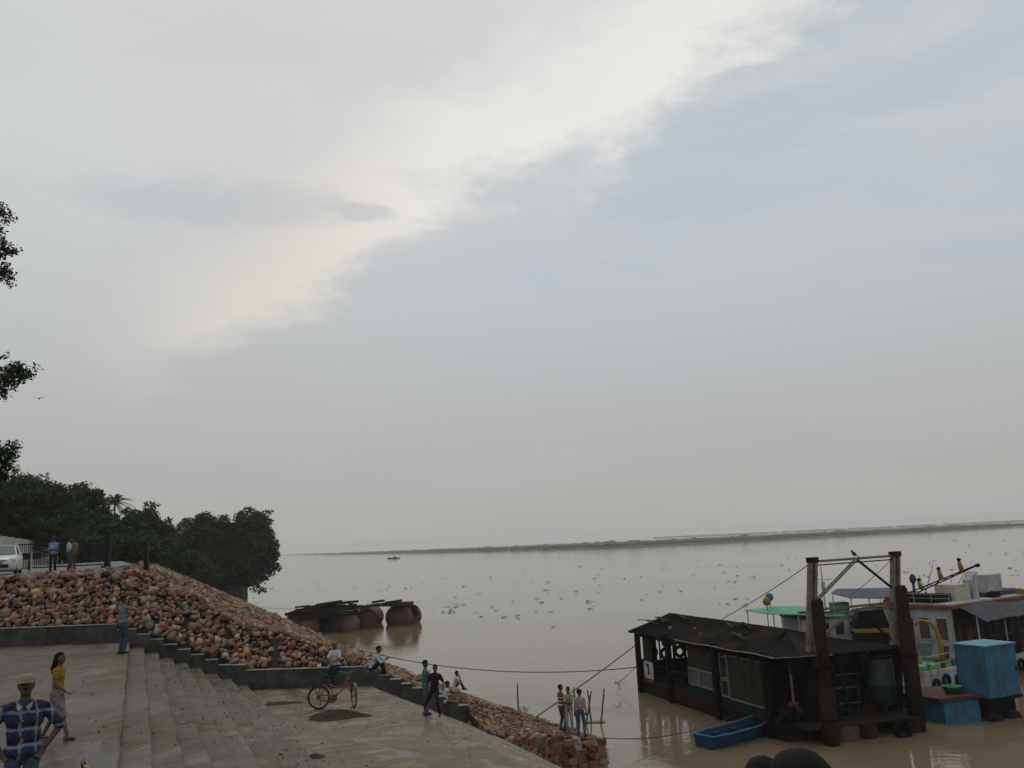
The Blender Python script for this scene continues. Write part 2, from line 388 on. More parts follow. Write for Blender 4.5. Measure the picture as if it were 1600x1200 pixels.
# ------------------------------------------------------------------ ghat levels
Z_UP, Z_LOW = 5.75, 4.0
U_A, U_B, U_C = -0.17, 3.64, 7.55           # top edge of flight one, its foot, top edge of flight two
V_NEAR = -4.0
def v_wall(u): return 34.9 - 0.57 * u        # foot line of the parapet at the far end
def interp(x, xs, ys): return float(np.interp(x, xs, ys))
def wall_top(u): return interp(u, [-60, -.2, 3.6, 7.4, 10.4, 16.0], [6.4, 6.35, 4.62, 4.6, 3.2, 1.2])
def v_front(u): return interp(u, [10.4, 11.0, 13.0, 14.3, 16.9, 20], [27.0, 27.6, 29.8, 31.1, 31.7, 31.9])
def v_start(u): return v_wall(u) + .34 if u < 10.35 else v_front(u)
def z_road(Y): return 8.15 + .019 * (min(max(Y, 38), 66) - 41)
def bank_z(u, v):
    P = G(u, v); zr = z_road(P.y)
    uc = interp(v, [30, 37, 44, 50, 80, 150], [-3.2, -3.2, -1.2, .6, 1.2, 2.0])
    us = interp(v, [30, 34, 44, 64, 72, 104, 150, 700], [16.75, 16.5, 15.9, 15.3, 15.0, 15.7, 16.0, 16.0])
    zc = zr + .12 if v < 44 else 8.22 - .016 * (min(v, 64) - 44)
    if u <= uc: z = zc + (zr - zc) * min(1, (uc - u) / (1.0 if v < 44 else 2.5))
    elif u <= us:
        t = (u - uc) / (us - uc); z = zc + (.9 - zc) * t
    else: z = .9 - (u - us) * 2.2
    if u < 10.35:
        d = (v - v_wall(u) - .3) / 1.151
        rd = interp(u, [-40, -4, .5, 2.4, 5, 6.8, 8, 10.4], [1.62, 1.62, 1.9, 1.7, 1.1, .3, .0, .0]); wt = wall_top(u); dr = rd / .95
        back = wt + rd - .16 * max(d - dr, 0)
        z = min(wt - .02 + .95 * max(d, 0), max(z, back)) if d < dr + 5 else max(z, back)
    else:
        z = min(z, interp(u, [10.3, 11.0, 16.0, 16.7], [2.75, 2.45, .98, .9]) + .12 * max(v - v_front(u) - 2.5, 0))
    return max(z, -1.2)
def make_bank():
    us = sorted(set([-70, -50, -36, -26, -20] + list(np.arange(-16, 10.3, .7)) + [10.34, 10.36] + list(np.arange(10.8, 18.3, .45))))
    ts = [0, .15, .3, .5, .8, 1.2, 1.7, 2.3, 3, 3.8, 4.8, 6, 7.4, 9, 11, 13.5, 16.5, 20, 24, 29, 35, 43, 53, 66, 82, 100, 118, 150, 220, 340, 520, 700]
    vs, fs = [], []; m = len(ts)
    for u in us:
        v0 = v_start(u)
        vs.append(tuple(G(u, v0, -1.0)))
        for t in ts: vs.append(tuple(G(u, v0 + t, bank_z(u, v0 + t) - (.13 if t > .1 and v0 + t < 62 and bank_z(u, v0 + t) < z_road(G(u, v0 + t).y) - .25 else 0))))
    m += 1
    for i in range(len(us) - 1):
        for j in range(m - 1): fs.append((i * m + j, (i + 1) * m + j, (i + 1) * m + j + 1, i * m + j + 1))
    return struct(MB().add(vs, fs).build('riverbank', M_BANK))
BANK = make_bank()

# road on the top of the bank, behind the gate
def make_road():
    mb = MB(); ys = [37.6, 41, 46, 52, 58, 64, 72, 90]
    L = [-44, -44, -46, -50, -54, -58, -64, -76]; Rr = [-23.6, -22.4, -21.4, -23.0, -26.0, -29.0, -33.5, -43]
    vs = []; nseg = 6
    for y, a, b in zip(ys, L, Rr):
        for k in range(nseg + 1):
            x = a + (b - a) * k / nseg; u, v = toUV((x, y)); vs.append((x, y, max(bank_z(u, v), z_road(y)) + .012))
    fs = [(j * 7 + i, j * 7 + i + 1, (j + 1) * 7 + i + 1, (j + 1) * 7 + i) for j in range(len(ys) - 1) for i in range(nseg)]
    return struct(mb.add(vs, fs).build('road', M_ROAD))
make_road()

# ------------------------------------------------------------------ platforms, steps
def uvprism(mb, poly, z0, z1):
    return mb.prism([tuple(G(u, v))[:2] for u, v in poly], z0, z1)
def slab(name, u0, u1, v0, z0, z1, parent=None, jag=0.0, nseg=26, seed=0, mat=None):
    """a long concrete block along the stair direction, its river edge a little worn, its far end cut along the parapet"""
    rr = random.Random(seed); mb = MB(); vs = []; fs = []
    va, vb = v_wall(u0) + .04, v_wall(u1) + .04
    for k in range(nseg + 1):
        t = k / nseg; du = (rr.random() - .5) * jag; dz = (rr.random() - .7) * jag * .6
        pa = v0 + (va - v0) * t; pb = v0 + (vb - v0) * t
        vs += [tuple(G(u0, pa, z0)), tuple(G(u0, pa, z1)), tuple(G(u1 - .03 + du, pb, z1 + dz * .3)), tuple(G(u1 + du, pb, z1 - .03 + dz)), tuple(G(u1 + du * .5, pb, z0))]
    n = 5
    for k in range(nseg):
        for i in range(n):
            a, b = k * n + i, k * n + (i + 1) % n; fs.append((a, b, b + n, a + n))
    fs.append(tuple(range(n))); fs.append(tuple(reversed(range(nseg * n, nseg * n + n))))
    return mb.add(vs, fs).build(name, mat or M_CON, parent)
def container(name, loc=(0, 0, 0)):
    o = bpy.data.objects.new(name, None); COL.objects.link(o); o.location = loc; o.empty_display_size = .2
    return struct(o)
up = struct(slab('upper_platform', -22.0, U_A, V_NEAR, 2.0, Z_UP, None, .03, 40, 1))
f1 = container('stair_flight')
NS1 = 9; tw = (U_B - U_A) / (NS1 - 1); rh = (Z_UP - Z_LOW) / NS1
for i in range(NS1 - 1):
    slab('step', U_A + i * tw + .003, U_A + (i + 1) * tw, V_NEAR + .01 * i, 2.0, Z_UP - (i + 1) * rh, f1, .045, 44, 10 + i)
struct(slab('lower_platform', U_B + .003, U_C, V_NEAR + .2, 1.2, Z_LOW, None, .035, 40, 2, M_CONP))
f2 = container('lower_stair_flight')
NS2 = 9; tw2 = .345; rh2 = .155
for i in range(NS2):
    slab('step', U_C + i * tw2 + .003, U_C + (i + 1) * tw2, V_NEAR + .2 + .01 * i, -1.0, Z_LOW - (i + 1) * rh2, f2, .02, 40, 30 + i, M_CONP)

# terrace the photographer stands on
tr = MB(); uvprism(tr, [(-4.2, -5.5), (3.5, -5.5), (3.5, 2.55), (-4.2, 2.55)], 3.0, 6.92)
struct(tr.build('viewing_terrace', M_CON))

# ------------------------------------------------------------------ parapet at the far end of the ghat
par = thing('parapet_wall', 'low grey stepped cement parapet running down beside the ghat stairs', 'wall', G(-.2, v_wall(-.2), Z_UP))
PINV = Matrix.Translation(-Vector(par.location))
def parapet(u0, u1, zt, zb, seed):
    rr = random.Random(seed); mb = MB(); th = .30
    poly = [(u0, v_wall(u0)), (u1, v_wall(u1)), (u1, v_wall(u1) + th), (u0, v_wall(u0) + th)]
    P = [G(*q) - par.location for q in poly]; zz = par.location.z
    n = max(1, int((u1 - u0) / 1.2)); e = .012
    vs, fs = [], []
    for k in range(n + 1):
        t = k / n; a = P[0].lerp(P[1], t); b = P[3].lerp(P[2], t); dz = (rr.random() - .5) * .025 * (1 if n > 1 else .3)
        inn = (b - a).normalized() * e
        vs += [(a.x, a.y, zb - zz), (a.x, a.y, zt - zz - e + dz), (a.x + inn.x, a.y + inn.y, zt - zz + dz), (b.x, b.y, zt - zz + dz), (b.x, b.y, zb - zz - .4)]
    for k in range(n):
        for i in range(5): c0, c1 = k * 5 + i, k * 5 + (i + 1) % 5; fs.append((c0, c1, c1 + 5, c0 + 5))
    fs += [tuple(range(5)), tuple(reversed(range(n * 5, n * 5 + 5)))]
    seg_o = mb.add(vs, fs).build('wall_segment', M_WALL, par)
    cp = MB(); a, b_, c_, d_ = P; inn = (d_ - a).normalized(); cp.prism([(q.x, q.y) for q in (a - inn * .012, b_ - inn * .012, c_, d_)], zt - zz + .014, zt - zz + .036); cp.build('sky_lit_top', M_SKYTOP, seg_o)  # thin pale strip paints in the skylight along the wall top
    return seg_o
parapet(-40, -.62, 6.36, 5.0, 1); 
us1 = [-.615] + [U_A + .22 + i * .445 for i in range(8)] + [3.62]
for i in range(9):
    parapet(us1[i] + .002, us1[i + 1], 6.35 - (i + 1) * .1925 + .004, 3.2, 40 + i) if i < 8 else parapet(us1[i] + .002, us1[i + 1], 4.80, 3.2, 49)
parapet(3.622, 7.40, 4.61, 3.0, 60)
for i in range(9): parapet(7.402 + i * tw2 * .985, 7.40 + (i + 1) * tw2 * .985, 4.61 - (i + 1) * .152, 1.8, 70 + i)

# ------------------------------------------------------------------ rubble stones
def stone_variant(seed, flat, npts=11):
    rr = random.Random(seed); bm = bmesh.new()
    for cx in (-1, 1):
        for cy in (-1, 1):
            for cz_ in (-1, 1):
                if rr.random() < .12: continue
                bm.verts.new((cx * .5 * rr.uniform(.55, 1.0), cy * .42 * rr.uniform(.55, 1.0), cz_ * .5 * flat * rr.uniform(.6, 1.0)))
    for _ in range(max(0, npts - 8)): bm.verts.new((rr.uniform(-.55, .55), rr.uniform(-.45, .45), rr.choice((-1, 1)) * .52 * flat * rr.uniform(.7, 1)))
    bmesh.ops.convex_hull(bm, input=bm.verts); loose = [q for q in bm.verts if not q.link_faces]
    bmesh.ops.delete(bm, geom=loose, context='VERTS'); bmesh.ops.triangulate(bm, faces=bm.faces)
    bm.verts.index_update(); me = bpy.data.meshes.new('stone'); bm.to_mesh(me); bm.free(); me.materials.append(M_STONE)
    V = np.array([q.co[:] for q in me.vertices]); F = np.array([p.vertices[:] for p in me.polygons]); return me, V, F
SV = [stone_variant(100 + i, [.40, .48, .58, .72][i % 4], 9 + i % 4) for i in range(16)]
GAPS = [(.6, .02), (1.67, .03), (3.0, .03), (4.6, .09)]       # dark joints running up the pitched stone, at these u on the parapet line
def in_gap(u, v, s=.3):
    dv = v - v_wall(u)
    if dv > 7.5: return False
    for g0, hw in GAPS:
        uu = u - dv * .07                                                       # joints lean up the slope
        if abs(uu - g0) < hw + .10 * s and dv < (2.0 if hw < .1 else 1.6): return True
    return False
def bank_normal(u, v, e=.2):
    a, b, c, d = bank_z(u + e, v), bank_z(u - e, v), bank_z(u, v + e), bank_z(u, v - e)
    gu, gv = (a - b) / (2 * e), (c - d) / (2 * e); gu = max(min(gu, 1.1), -1.1); gv = max(min(gv, .9), -.9)
    return (G(0, 0) + Vector((-gu * U2.x - gv * V2.x, -gu * U2.y - gv * V2.y, 1))).normalized()
stones = []
def try_stone(u, v, s, lift=.1):
    z = bank_z(u, v)
    if z < -.35: return
    P = G(u, v); uc = interp(v, [30, 37, 44, 50, 80, 150], [-3.2, -3.2, -1.2, .6, 1.2, 2.0])
    if u < uc - .5 and P.y > 38.5 and z > z_road(P.y) - .2: return
    if in_gap(u, v, s): return
    nrm = bank_normal(u, v)
    P = Vector((P.x, P.y, z)) + nrm * (s * lift)
    stones.append((P, nrm, s, random.random()))
du = .165
u = -13.0
while u < 17.2:
    v = v_start(u) + .06
    vmax = 62 if u > -4 else v_start(u) + 8
    while v < vmax:
        cell = (.115 if v < v_start(u) + 2.9 else .22) if v < 48 else .36
        if v < 48 or random.random() < .75:
            try_stone(u + random.uniform(-.09, .09), v + random.uniform(-.08, .08), random.choice([.13, .15, .18, .21, .25, .31]) * random.uniform(.85, 1.15) * (.72 if u > 10.3 and v < 46 else 1), random.uniform(.05, .3))
        v += cell * random.uniform(.85, 1.15)
    u += du
for _ in range(130):     # bigger loose blocks on top
    u = random.uniform(-9, 15); v = v_start(u) + random.uniform(.4, 14); try_stone(u, v, random.uniform(.3, .46), .2)
u = .5
while u < 16.2:
    v = 62
    while v < 152: try_stone(u + random.uniform(-.25, .25), v, random.uniform(.5, .85), .1); v += .62 * random.uniform(.8, 1.2)
    u += .6
def stone_matrix(P, nrm, s, r, yaw_j=True):
    rr = random.Random(int(r * 1e9)); q = nrm.to_track_quat('Z', 'Y').to_matrix().to_4x4()
    tilt = Euler((rr.gauss(0, .30), rr.gauss(0, .30), rr.uniform(0, 6.28))).to_matrix().to_4x4()
    return Matrix.Translation(P) @ q @ tilt @ Matrix.Diagonal((s * rr.uniform(.9, 1.35), s * rr.uniform(.75, 1.1), s * rr.uniform(.75, 1.15), 1))
def shown(st):
    P, nrm, s, r = st; x, y, k = proj(P)
    if k < 1 or not (-5 < x < 1605 and 0 < y < 1205): return 0
    u, v = toUV(P)
    if u < 10.35 and P.z < wall_top(u) + .05: return 0
    if u > 10.3 and P.z < 0: return 0
    return s / k
order = sorted(range(len(stones)), key=lambda i: -shown(stones[i]))
single = set(order[:230])
for i in order[:230]:
    P, nrm, s, r = stones[i]; me = SV[int(r * 9973) % 16][0]
    o = link('stone', me, None, BANK); o.matrix_world = stone_matrix(P, nrm, s, r)
Vs, Fs, off = [], [], 0
for i, (P, nrm, s, r) in enumerate(stones):
    if i in single: continue
    _, Vv, Ff = SV[int(r * 9973) % 16]; M = np.array(stone_matrix(P, nrm, s, r))
    Vs.append(Vv @ M[:3, :3].T + M[:3, 3]); Fs.append(Ff + off); off += len(Vv)
me = np_mesh('rubble', np.concatenate(Vs), np.concatenate(Fs)); me.materials.append(M_STONE)
stuff(link('rubble', me, None, BANK))

# coursed blocks of the stone spit's face, each block a piece of its own
line = [Vector((11.0, 27.6)), Vector((13.0, 29.8)), Vector((14.3, 31.1)), Vector((16.85, 31.7))]
seg = [(a, b, (b - a).length) for a, b in zip(line, line[1:])]; total = sum(q[2] for q in seg)
def along(t):
    for a, b, L in seg:
        if t <= L: return a.lerp(b, t / L), (b - a).normalized()
        t -= L
    return line[-1], (line[-1] - line[-2]).normalized()
blk = [stone_variant(300 + i, .8, 14) for i in range(8)]
def block(u, v, z, L, h, yaw):
    me = blk[random.randrange(8)][0]; o = link('stone', me, None, BANK)
    o.matrix_world = Matrix.Translation(G(u, v, z)) @ Matrix.Rotation(yaw + GHAT_ROT, 4, 'Z') @ Euler((random.gauss(0, .06), random.gauss(0, .06), random.gauss(0, .1))).to_matrix().to_4x4() @ Matrix.Diagonal((L * 1.12, .55, h * 1.45, 1))
zc_ = -.25
while zc_ < 2.3:
    h = random.uniform(.17, .27); t = 0.0
    while t < total:
        L = random.uniform(.28, .62); q, d = along(min(t + L / 2, total))
        if zc_ + h / 2 < interp(q.x, [11, 16, 16.9], [2.4, 1.0, .92]):
            block(q.x, q.y + .02 + random.uniform(-.05, .05), zc_ + h / 2, L, h, math.atan2(d.y, d.x))
        t += L
    zc_ += h
for k in range(16):
    v = 31.9 + k * .55
    for z in (.05, .4, .72): block(16.85 - k * .03, v, z, .58, .33, math.pi / 2)

# ------------------------------------------------------------------ far banks across the river, in the haze
M_FAR = pm('far_bank_soil', (.11, .15, .07), .95, .3, .02, 0)
L_FAR = pm('far_bank_scrub', (.085, .125, .07), .95, .2, .03, 0)
def far_bank(name, pts, depth, z, lab):
    n = len(pts); vs = []
    for x, y in pts: vs += [(x, y - 2, -.6), (x, y, z * .35), (x + depth * .15, y + depth * .35, z), (x + depth * .4, y + depth, z)]
    fs = [(i * 4 + j, (i + 1) * 4 + j, (i + 1) * 4 + j + 1, i * 4 + j + 1) for i in range(n - 1) for j in range(3)]
    return struct(MB().add(vs, fs).build(name, M_FAR))
near_bank = [(-1330, 4900), (-900, 3600), (-420, 2100), (-140, 1350), (-9, 1044), (60, 920), (118, 864), (210, 872), (328, 924), (460, 985), (590, 1060), (700, 1130), (830, 1230)]
far_bank('far_bank', near_bank, 160, 2.2, '')
far2 = [(520, 3350), (800, 3050), (1200, 2900), (1800, 2800), (2600, 2600)]
far_bank('distant_bank', far2, 250, 3, '')
def scrub(name, pts, count, hmin, hmax, depth, seed):
    rr = np.random.default_rng(seed); ico = bmesh.new(); bmesh.ops.create_icosphere(ico, subdivisions=2, radius=1)
    BV = np.array([q.co[:] for q in ico.verts]); BF = np.array([[q.index for q in f.verts] for f in ico.faces]); ico.free()
    # walk the line evenly in viewing angle so that the near reaches are not starved
    P = np.array(pts, float); az = np.arctan2(P[:, 0], P[:, 1]); Vs, Fs, off = [], [], 0
    for i in range(count):
        a = rr.uniform(az.min(), az.max()); x = np.interp(a, az, P[:, 0]); y = np.interp(a, az, P[:, 1]); d = np.hypot(x, y)
        k = rr.uniform(0, 1) ** 1.5 * depth; h = rr.uniform(hmin, hmax) * (1.35 if rr.random() < .02 else 1.0)
        end = min(1, (az.max() - a) / .12 + .12); h *= end
        wd = h * rr.uniform(.6, 1.2) + d * .0012
        W = BV * (1 + rr.normal(0, .13, (len(BV), 1))) * np.array([wd, h * .9, h * .55]) + np.array([x + k * .3, y + k + 3, h * .42 + .8])
        Vs.append(W); Fs.append(BF + off); off += len(BV)
    me = np_mesh(name, np.concatenate(Vs), np.concatenate(Fs)); return stuff(link(name, me, L_FAR))
tag(scrub('far_scrub', near_bank, 1700, 3.5, 4.1, 60, 3), 'hazy green strip of scrub along the low bank across the river', 'scrub')
tag(scrub('distant_woods', far2, 500, 4.5, 5.6, 80, 4), 'faint bluish line of woods on the farthest shore at right', 'woods')

# ================================================================== TREES
def leaf_mesh(name, centers, spread, n_per, size, seed, up_bias=.5, flat=.7):
    """leaf-sized diamonds gathered in clumps"""
    rr = np.random.default_rng(seed); C = np.repeat(np.asarray(centers, float), n_per, axis=0); n = len(C)
    off = rr.normal(0, 1, (n, 3)); off /= np.maximum(np.linalg.norm(off, axis=1, keepdims=True), 1e-6); off *= (rr.random((n, 1)) ** .6) * spread; off[:, 2] *= flat
    P = C + off
    nr = rr.normal(0, 1, (n, 3)); nr[:, 2] = np.abs(nr[:, 2]) + up_bias; nr /= np.linalg.norm(nr, axis=1, keepdims=True)
    t = rr.normal(0, 1, (n, 3)); t -= nr * (t * nr).sum(1, keepdims=True); t /= np.maximum(np.linalg.norm(t, axis=1, keepdims=True), 1e-6); b = np.cross(nr, t)
    s = size * rr.uniform(.6, 1.25, (n, 1)); L = s; W = s * .55
    droop = np.array([0, 0, -1.0]) * s * .18
    V = np.stack([P - t * L * .5, P + b * W * .5, P + t * L * .5 + droop, P - b * W * .5], 1).reshape(-1, 3)
    F = np.arange(n * 4).reshape(-1, 4); return np_mesh(name, V, F)
def shell_points(lobes, n, seed, inner=.45):
    rr = np.random.default_rng(seed); vol = np.array([l[3] * l[4] * l[5] for l in lobes]) ** .75; pick = rr.choice(len(lobes), n, p=vol / vol.sum()); out = []
    for i in pick:
        cx, cy, cz, rx, ry, rz = lobes[i]; d = rr.normal(0, 1, 3); d /= np.linalg.norm(d); r = rr.uniform(inner, 1.0) ** .6 * (rr.uniform(1.04, 1.2) if rr.random() < .1 else 1)
        lump = 1 + .16 * math.sin(d[0] * 5 + i) * math.cos(d[1] * 4 + d[2] * 6 + i * 2)
        out.append((cx + d[0] * rx * r * lump, cy + d[1] * ry * r * lump, cz + d[2] * rz * r * lump))
    return np.array(out)
def tree(name, label, base, trunk_h, tr_r, lobes, clumps, n_per, spread, size, mat, seed, group=None, inner=.45):
    base = Vector(base); t = thing(name, label, 'tree', base, 0, group); rr = random.Random(seed)
    tb = MB(); pts = [Vector((0, 0, -.6))]; x = y = 0
    for k in range(1, 6): x += rr.uniform(-.1, .1) * trunk_h * .25; y += rr.uniform(-.1, .1) * trunk_h * .25; pts.append(Vector((x, y, trunk_h * k / 5)))
    tb.path(pts, [tr_r * (1.35 - .6 * k / 5) for k in range(6)], 9)
    L = [(a - base.x, b - base.y, c - base.z, d, e_, f) for a, b, c, d, e_, f in lobes]
    for l in L:
        tip = Vector(l[:3]); a = pts[rr.choice([3, 4, 5])]; mid = a.lerp(tip, .5) + Vector((rr.uniform(-.4, .4), rr.uniform(-.4, .4), rr.uniform(.1, .6)))
        tb.path([a, mid, tip], [tr_r * .55, tr_r * .36, tr_r * .16], 6)
        for _ in range(5):
            d = Vector((rr.gauss(0, 1), rr.gauss(0, 1), rr.gauss(.3, .8))).normalized(); q = tip + Vector((d.x * l[3], d.y * l[4], d.z * l[5])) * .8
            tb.path([mid.lerp(tip, .7), (tip + q) / 2 + Vector((0, 0, .2)), q], [tr_r * .2, tr_r * .12, tr_r * .04], 5)
    tb.build('trunk', M_BARK, t, True)
    C = shell_points(L, clumps, seed, inner)
    link('crown', leaf_mesh('crown', C, spread, n_per, size, seed + 1), mat, t)
    return t
def px_lobe(px, py, Y, rx, ry, rz): p = aty(px, py, Y); return (p.x, p.y, p.z, rx, ry, rz)
def ground_at(px, Y):
    p = aty(px, 880, Y); u, v = toUV(p); return Vector((p.x, p.y, bank_z(u, v)))

# big leaning tree above the old river wall, right of the bank
TG = 'trees along the top of the bank'
S = 150 / 1350.0
tree('broadleaf_tree', 'wide dark evergreen hanging over the water above the old masonry wall', aty(352, 905, 152), 6, .9,
     [px_lobe(300, 862, 150, 6.0, 5.5, 5.6), px_lobe(330, 838, 149, 4.6, 4.5, 4.2), px_lobe(385, 868, 150, 5.0, 5, 6.2), px_lobe(393, 828, 151, 3.6, 3.6, 3.6), px_lobe(350, 885, 147, 5.5, 4, 3.8), px_lobe(418, 872, 150, 1.9, 2.5, 3.6), px_lobe(272, 880, 148, 4.5, 4, 4)],
     1500, 42, .95, .62, L_DARK, 21, None, .25)
tree('broadleaf_tree', 'dark round-topped tree between the palm and the leaning riverside tree', ground_at(220, 118), 5, .5,
     [px_lobe(218, 832, 118, 3.4, 3.2, 3.2), px_lobe(240, 842, 119, 2.8, 3, 2.8), px_lobe(205, 850, 116, 3.0, 3, 2.8)], 520, 40, .8, .5, L_DARK, 31, None, .25)
tree('broadleaf_tree', 'bushy tree filling the gap behind the black gate post', ground_at(180, 88), 3.2, .35,
     [px_lobe(190, 846, 88, 2.6, 2.5, 2.2), px_lobe(168, 842, 90, 2.4, 2.5, 2.2), px_lobe(208, 862, 86, 2.2, 2, 1.6)], 420, 38, .6, .4, L_DARK, 41, None, .25)
tree('broadleaf_tree', 'tall dark tree with tufted top left of the palm', ground_at(128, 95), 6, .45,
     [px_lobe(120, 800, 95, 3.0, 3, 3.0), px_lobe(140, 815, 96, 2.4, 2.5, 2.6), px_lobe(125, 772, 97, 1.5, 1.5, 1.2), px_lobe(110, 830, 93, 3.2, 3, 2.6), px_lobe(150, 838, 93, 2.4, 2.5, 2.2)], 760, 38, .7, .42, L_DARK, 51, None, .25)
tree('feathery_tree', 'broad feathery mid green tree behind the white car and gate', ground_at(45, 72), 4.5, .4,
     [px_lobe(55, 800, 72, 2.9, 3, 2.4), px_lobe(15, 790, 70, 2.8, 3, 2.6), px_lobe(85, 815, 73, 2.2, 2.5, 2.0), px_lobe(40, 765, 73, 2.0, 2.2, 1.4), px_lobe(75, 775, 74, 1.6, 1.8, 1.2), px_lobe(-20, 800, 70, 3, 3, 3), px_lobe(60, 835, 70, 2.8, 2.5, 1.6)], 1200, 52, .62, .25, L_MID, 61, None, .2)
for k, (px, py, Y, lab) in enumerate([(150, 862, 80, 'low dark bush at the foot of the trees behind the gate railings'), (215, 872, 82, 'low dark bush behind the leaning black post'), (262, 882, 100, 'dark undergrowth bush below the riverside tree at the bank crest'), (100, 862, 78, 'low bush behind the two men in uniform at the gate'), (300, 900, 125, 'dark shaded bush at the waterside end of the pitched stone bank')]):
    g_ = ground_at(px, Y); t = thing('bush', lab, 'bush', g_)
    L = [(0, 0, 1.2, 3.4, 2.2, 1.5), (2.4, .5, .9, 2.2, 1.8, 1.2), (-2.2, .2, 1.0, 2.2, 1.8, 1.3)]
    MB().path([(0, 0, -.3), (.1, 0, .6), (.2, .1, 1.2)], [.09, .07, .03], 6).build('stem', M_BARK, t)
    link('foliage', leaf_mesh('foliage', shell_points(L, 170, 70 + k, .3), .55, 26, .32, 71 + k), L_DARK, t)
# near tree at the left, mostly out of the picture: its twig ends reach in
def near_tree():
    base = Vector((-27.5, 33.0, 8.1)); t = thing('overhanging_tree', 'big tree at the left edge with only its leafy branch ends in view', 'tree', base)
    tb = MB(); top = Vector((.6, 0, 7.5)); tb.path([(0, 0, -.5), (.1, .05, 2.5), (.35, 0, 5), top], [.55, .42, .36, .3], 10)
    tips = []
    for px, py, Y in [(4, 330, 29.5), (6, 385, 29), (0, 428, 29.2), (14, 585, 28.5), (30, 580, 28.3), (4, 605, 28.8), (4, 705, 28), (-8, 735, 28), (-15, 360, 29), (-25, 590, 28.5), (-30, 700, 28), (-60, 500, 29), (-70, 650, 29), (-90, 400, 30), (-60, 300, 30), (-120, 560, 30), (-100, 250, 31), (-20, 740, 27.5), (8, 722, 28)]:
        q = aty(px, py, Y) - base; m = top.lerp(q, .5) + Vector((0, 0, .5)); tips.append(q)
        tb.path([top.lerp(Vector((.3, 0, 4.5)), random.random()), m, q], [.13, .07, .015], 6)
        for _ in range(3):
            d = Vector((random.gauss(0, .13), random.gauss(0, .2), random.gauss(0, .13))); tb.path([m.lerp(q, .7), q + d], [.025, .008], 4)
    tb.build('trunk', M_BARK, t, True)
    rr = np.random.default_rng(5); C = []
    for q in tips:
        for _ in range(17): C.append(np.array(q) + rr.normal(0, [.17, .25, .22]))
    L = [(-3, .5, 9, 3.2, 3, 3.2), (-1.5, -1, 6, 2.8, 3, 2.2), (-2.5, 0, 12, 2.6, 3, 2.6)]
    C = np.concatenate([np.array(C), shell_points(L, 250, 9)])
    link('crown', leaf_mesh('crown', C, .24, 22, .15, 6), L_DARK, t)
near_tree()
def palm(base, h, fr, seed):
    t = thing('palm_tree', 'thin palm rising above the trees behind the black gate', 'palm', base); rr = random.Random(seed)
    MB().path([(0, 0, -.3), (.15, 0, h * .4), (-.05, .1, h * .75), (0, 0, h)], [.28, .2, .17, .16], 8).build('trunk', M_BARK, t, True)
    cr = MB()
    for k in range(22):
        a = k * 2.399; el = R(rr.uniform(-25, 75)); L = fr * rr.uniform(.8, 1.1); pts = []
        for s in range(7):
            q = s / 6; e_ = el - q * q * 1.3; pts.append(Vector((math.cos(a) * math.cos(el) * L * q, math.sin(a) * math.cos(el) * L * q, h + math.sin(el) * L * q - q * q * L * .55)))
        cr.path(pts, [.04, .035, .03, .025, .02, .015, .008], 4)
        for s in range(1, 7):
            d = (pts[s] - pts[s - 1]).normalized(); sd = d.cross(Vector((0, 0, 1))).normalized()
            for sg in (-1, 1):
                for j in range(3):
                    p = pts[s - 1].lerp(pts[s], j / 3); tip = p + (sd * sg * .8 + d * .55 + Vector((0, 0, -.35))) * (fr * .26 * (1.1 - s / 9)); w_ = d * .05 * fr / 2
                    cr.add([p - w_, p + w_, tip], [(0, 1, 2)])
    cr.build('crown', L_PALM, t)
pb = ground_at(176, 150); palm(pb, aty(178, 786, 150).z - pb.z + .1, 3.6, 3)
pb2 = ground_at(118, 175); 
def mast():
    b = ground_at(67, 190); top = aty(67, 738, 190).z; t = thing('lattice_mast', 'thin lattice antenna mast above the left trees', 'mast', b); h = top - b.z; mb = MB(); w0, w1 = .5, .18
    for sx_, sy_ in ((1, 1), (-1, 1), (-1, -1), (1, -1)): mb.tube((sx_ * w0, sy_ * w0, 0), (sx_ * w1, sy_ * w1, h), .06, .05, 5)
    for k in range(16):
        z0, z1 = h * k / 16, h * (k + 1) / 16; a = w0 + (w1 - w0) * k / 16; b_ = w0 + (w1 - w0) * (k + 1) / 16
        mb.tube((-a, -a, z0), (b_, -b_, z1), .035, None, 4); mb.tube((a, -a, z0), (a, a, z0), .03, None, 4); mb.tube((-a, a, z0), (-b_, -b_, z1), .03, None, 4)
    mb.build('lattice', M_DARKST, t)
    for z in (.9, .94, .98): MB().tube((-.7, 0, h * z), (.7, 0, h * z), .04, None, 5).build('antenna', M_DARKST, t)
mast()

# old masonry river wall under the leaning tree
M_OLDW = pm('old_masonry', (.10, .075, .055), .9, .35, 1.2, .5, 8, stain=(.05, .045, .03), stain_amt=.6)
def old_wall():
    p = aty(362, 945, 147); t = thing('masonry_wall', 'old brown masonry river wall below the leaning tree', 'wall', (p.x, p.y, 0)); mb = MB()
    z0 = -.5
    for r_ in range(11):
        x = -4.6 + (r_ % 2) * -.35
        while x < 1.8:
            L = random.uniform(.6, .95); x2 = min(x + L, 2.0); d = random.uniform(0, .05)
            s = MB().span(x + .015, x2 - .015, -.35 - d, .3, z0 + r_ * .5 + .015, z0 + (r_ + 1) * .5 - .012); s.build('stone', M_OLDW, t); x += L
    MB().span(-4.9, 1.97, -.3, 2.2, z0, z0 + 5.45).build('core', M_OLDW, t)
old_wall()

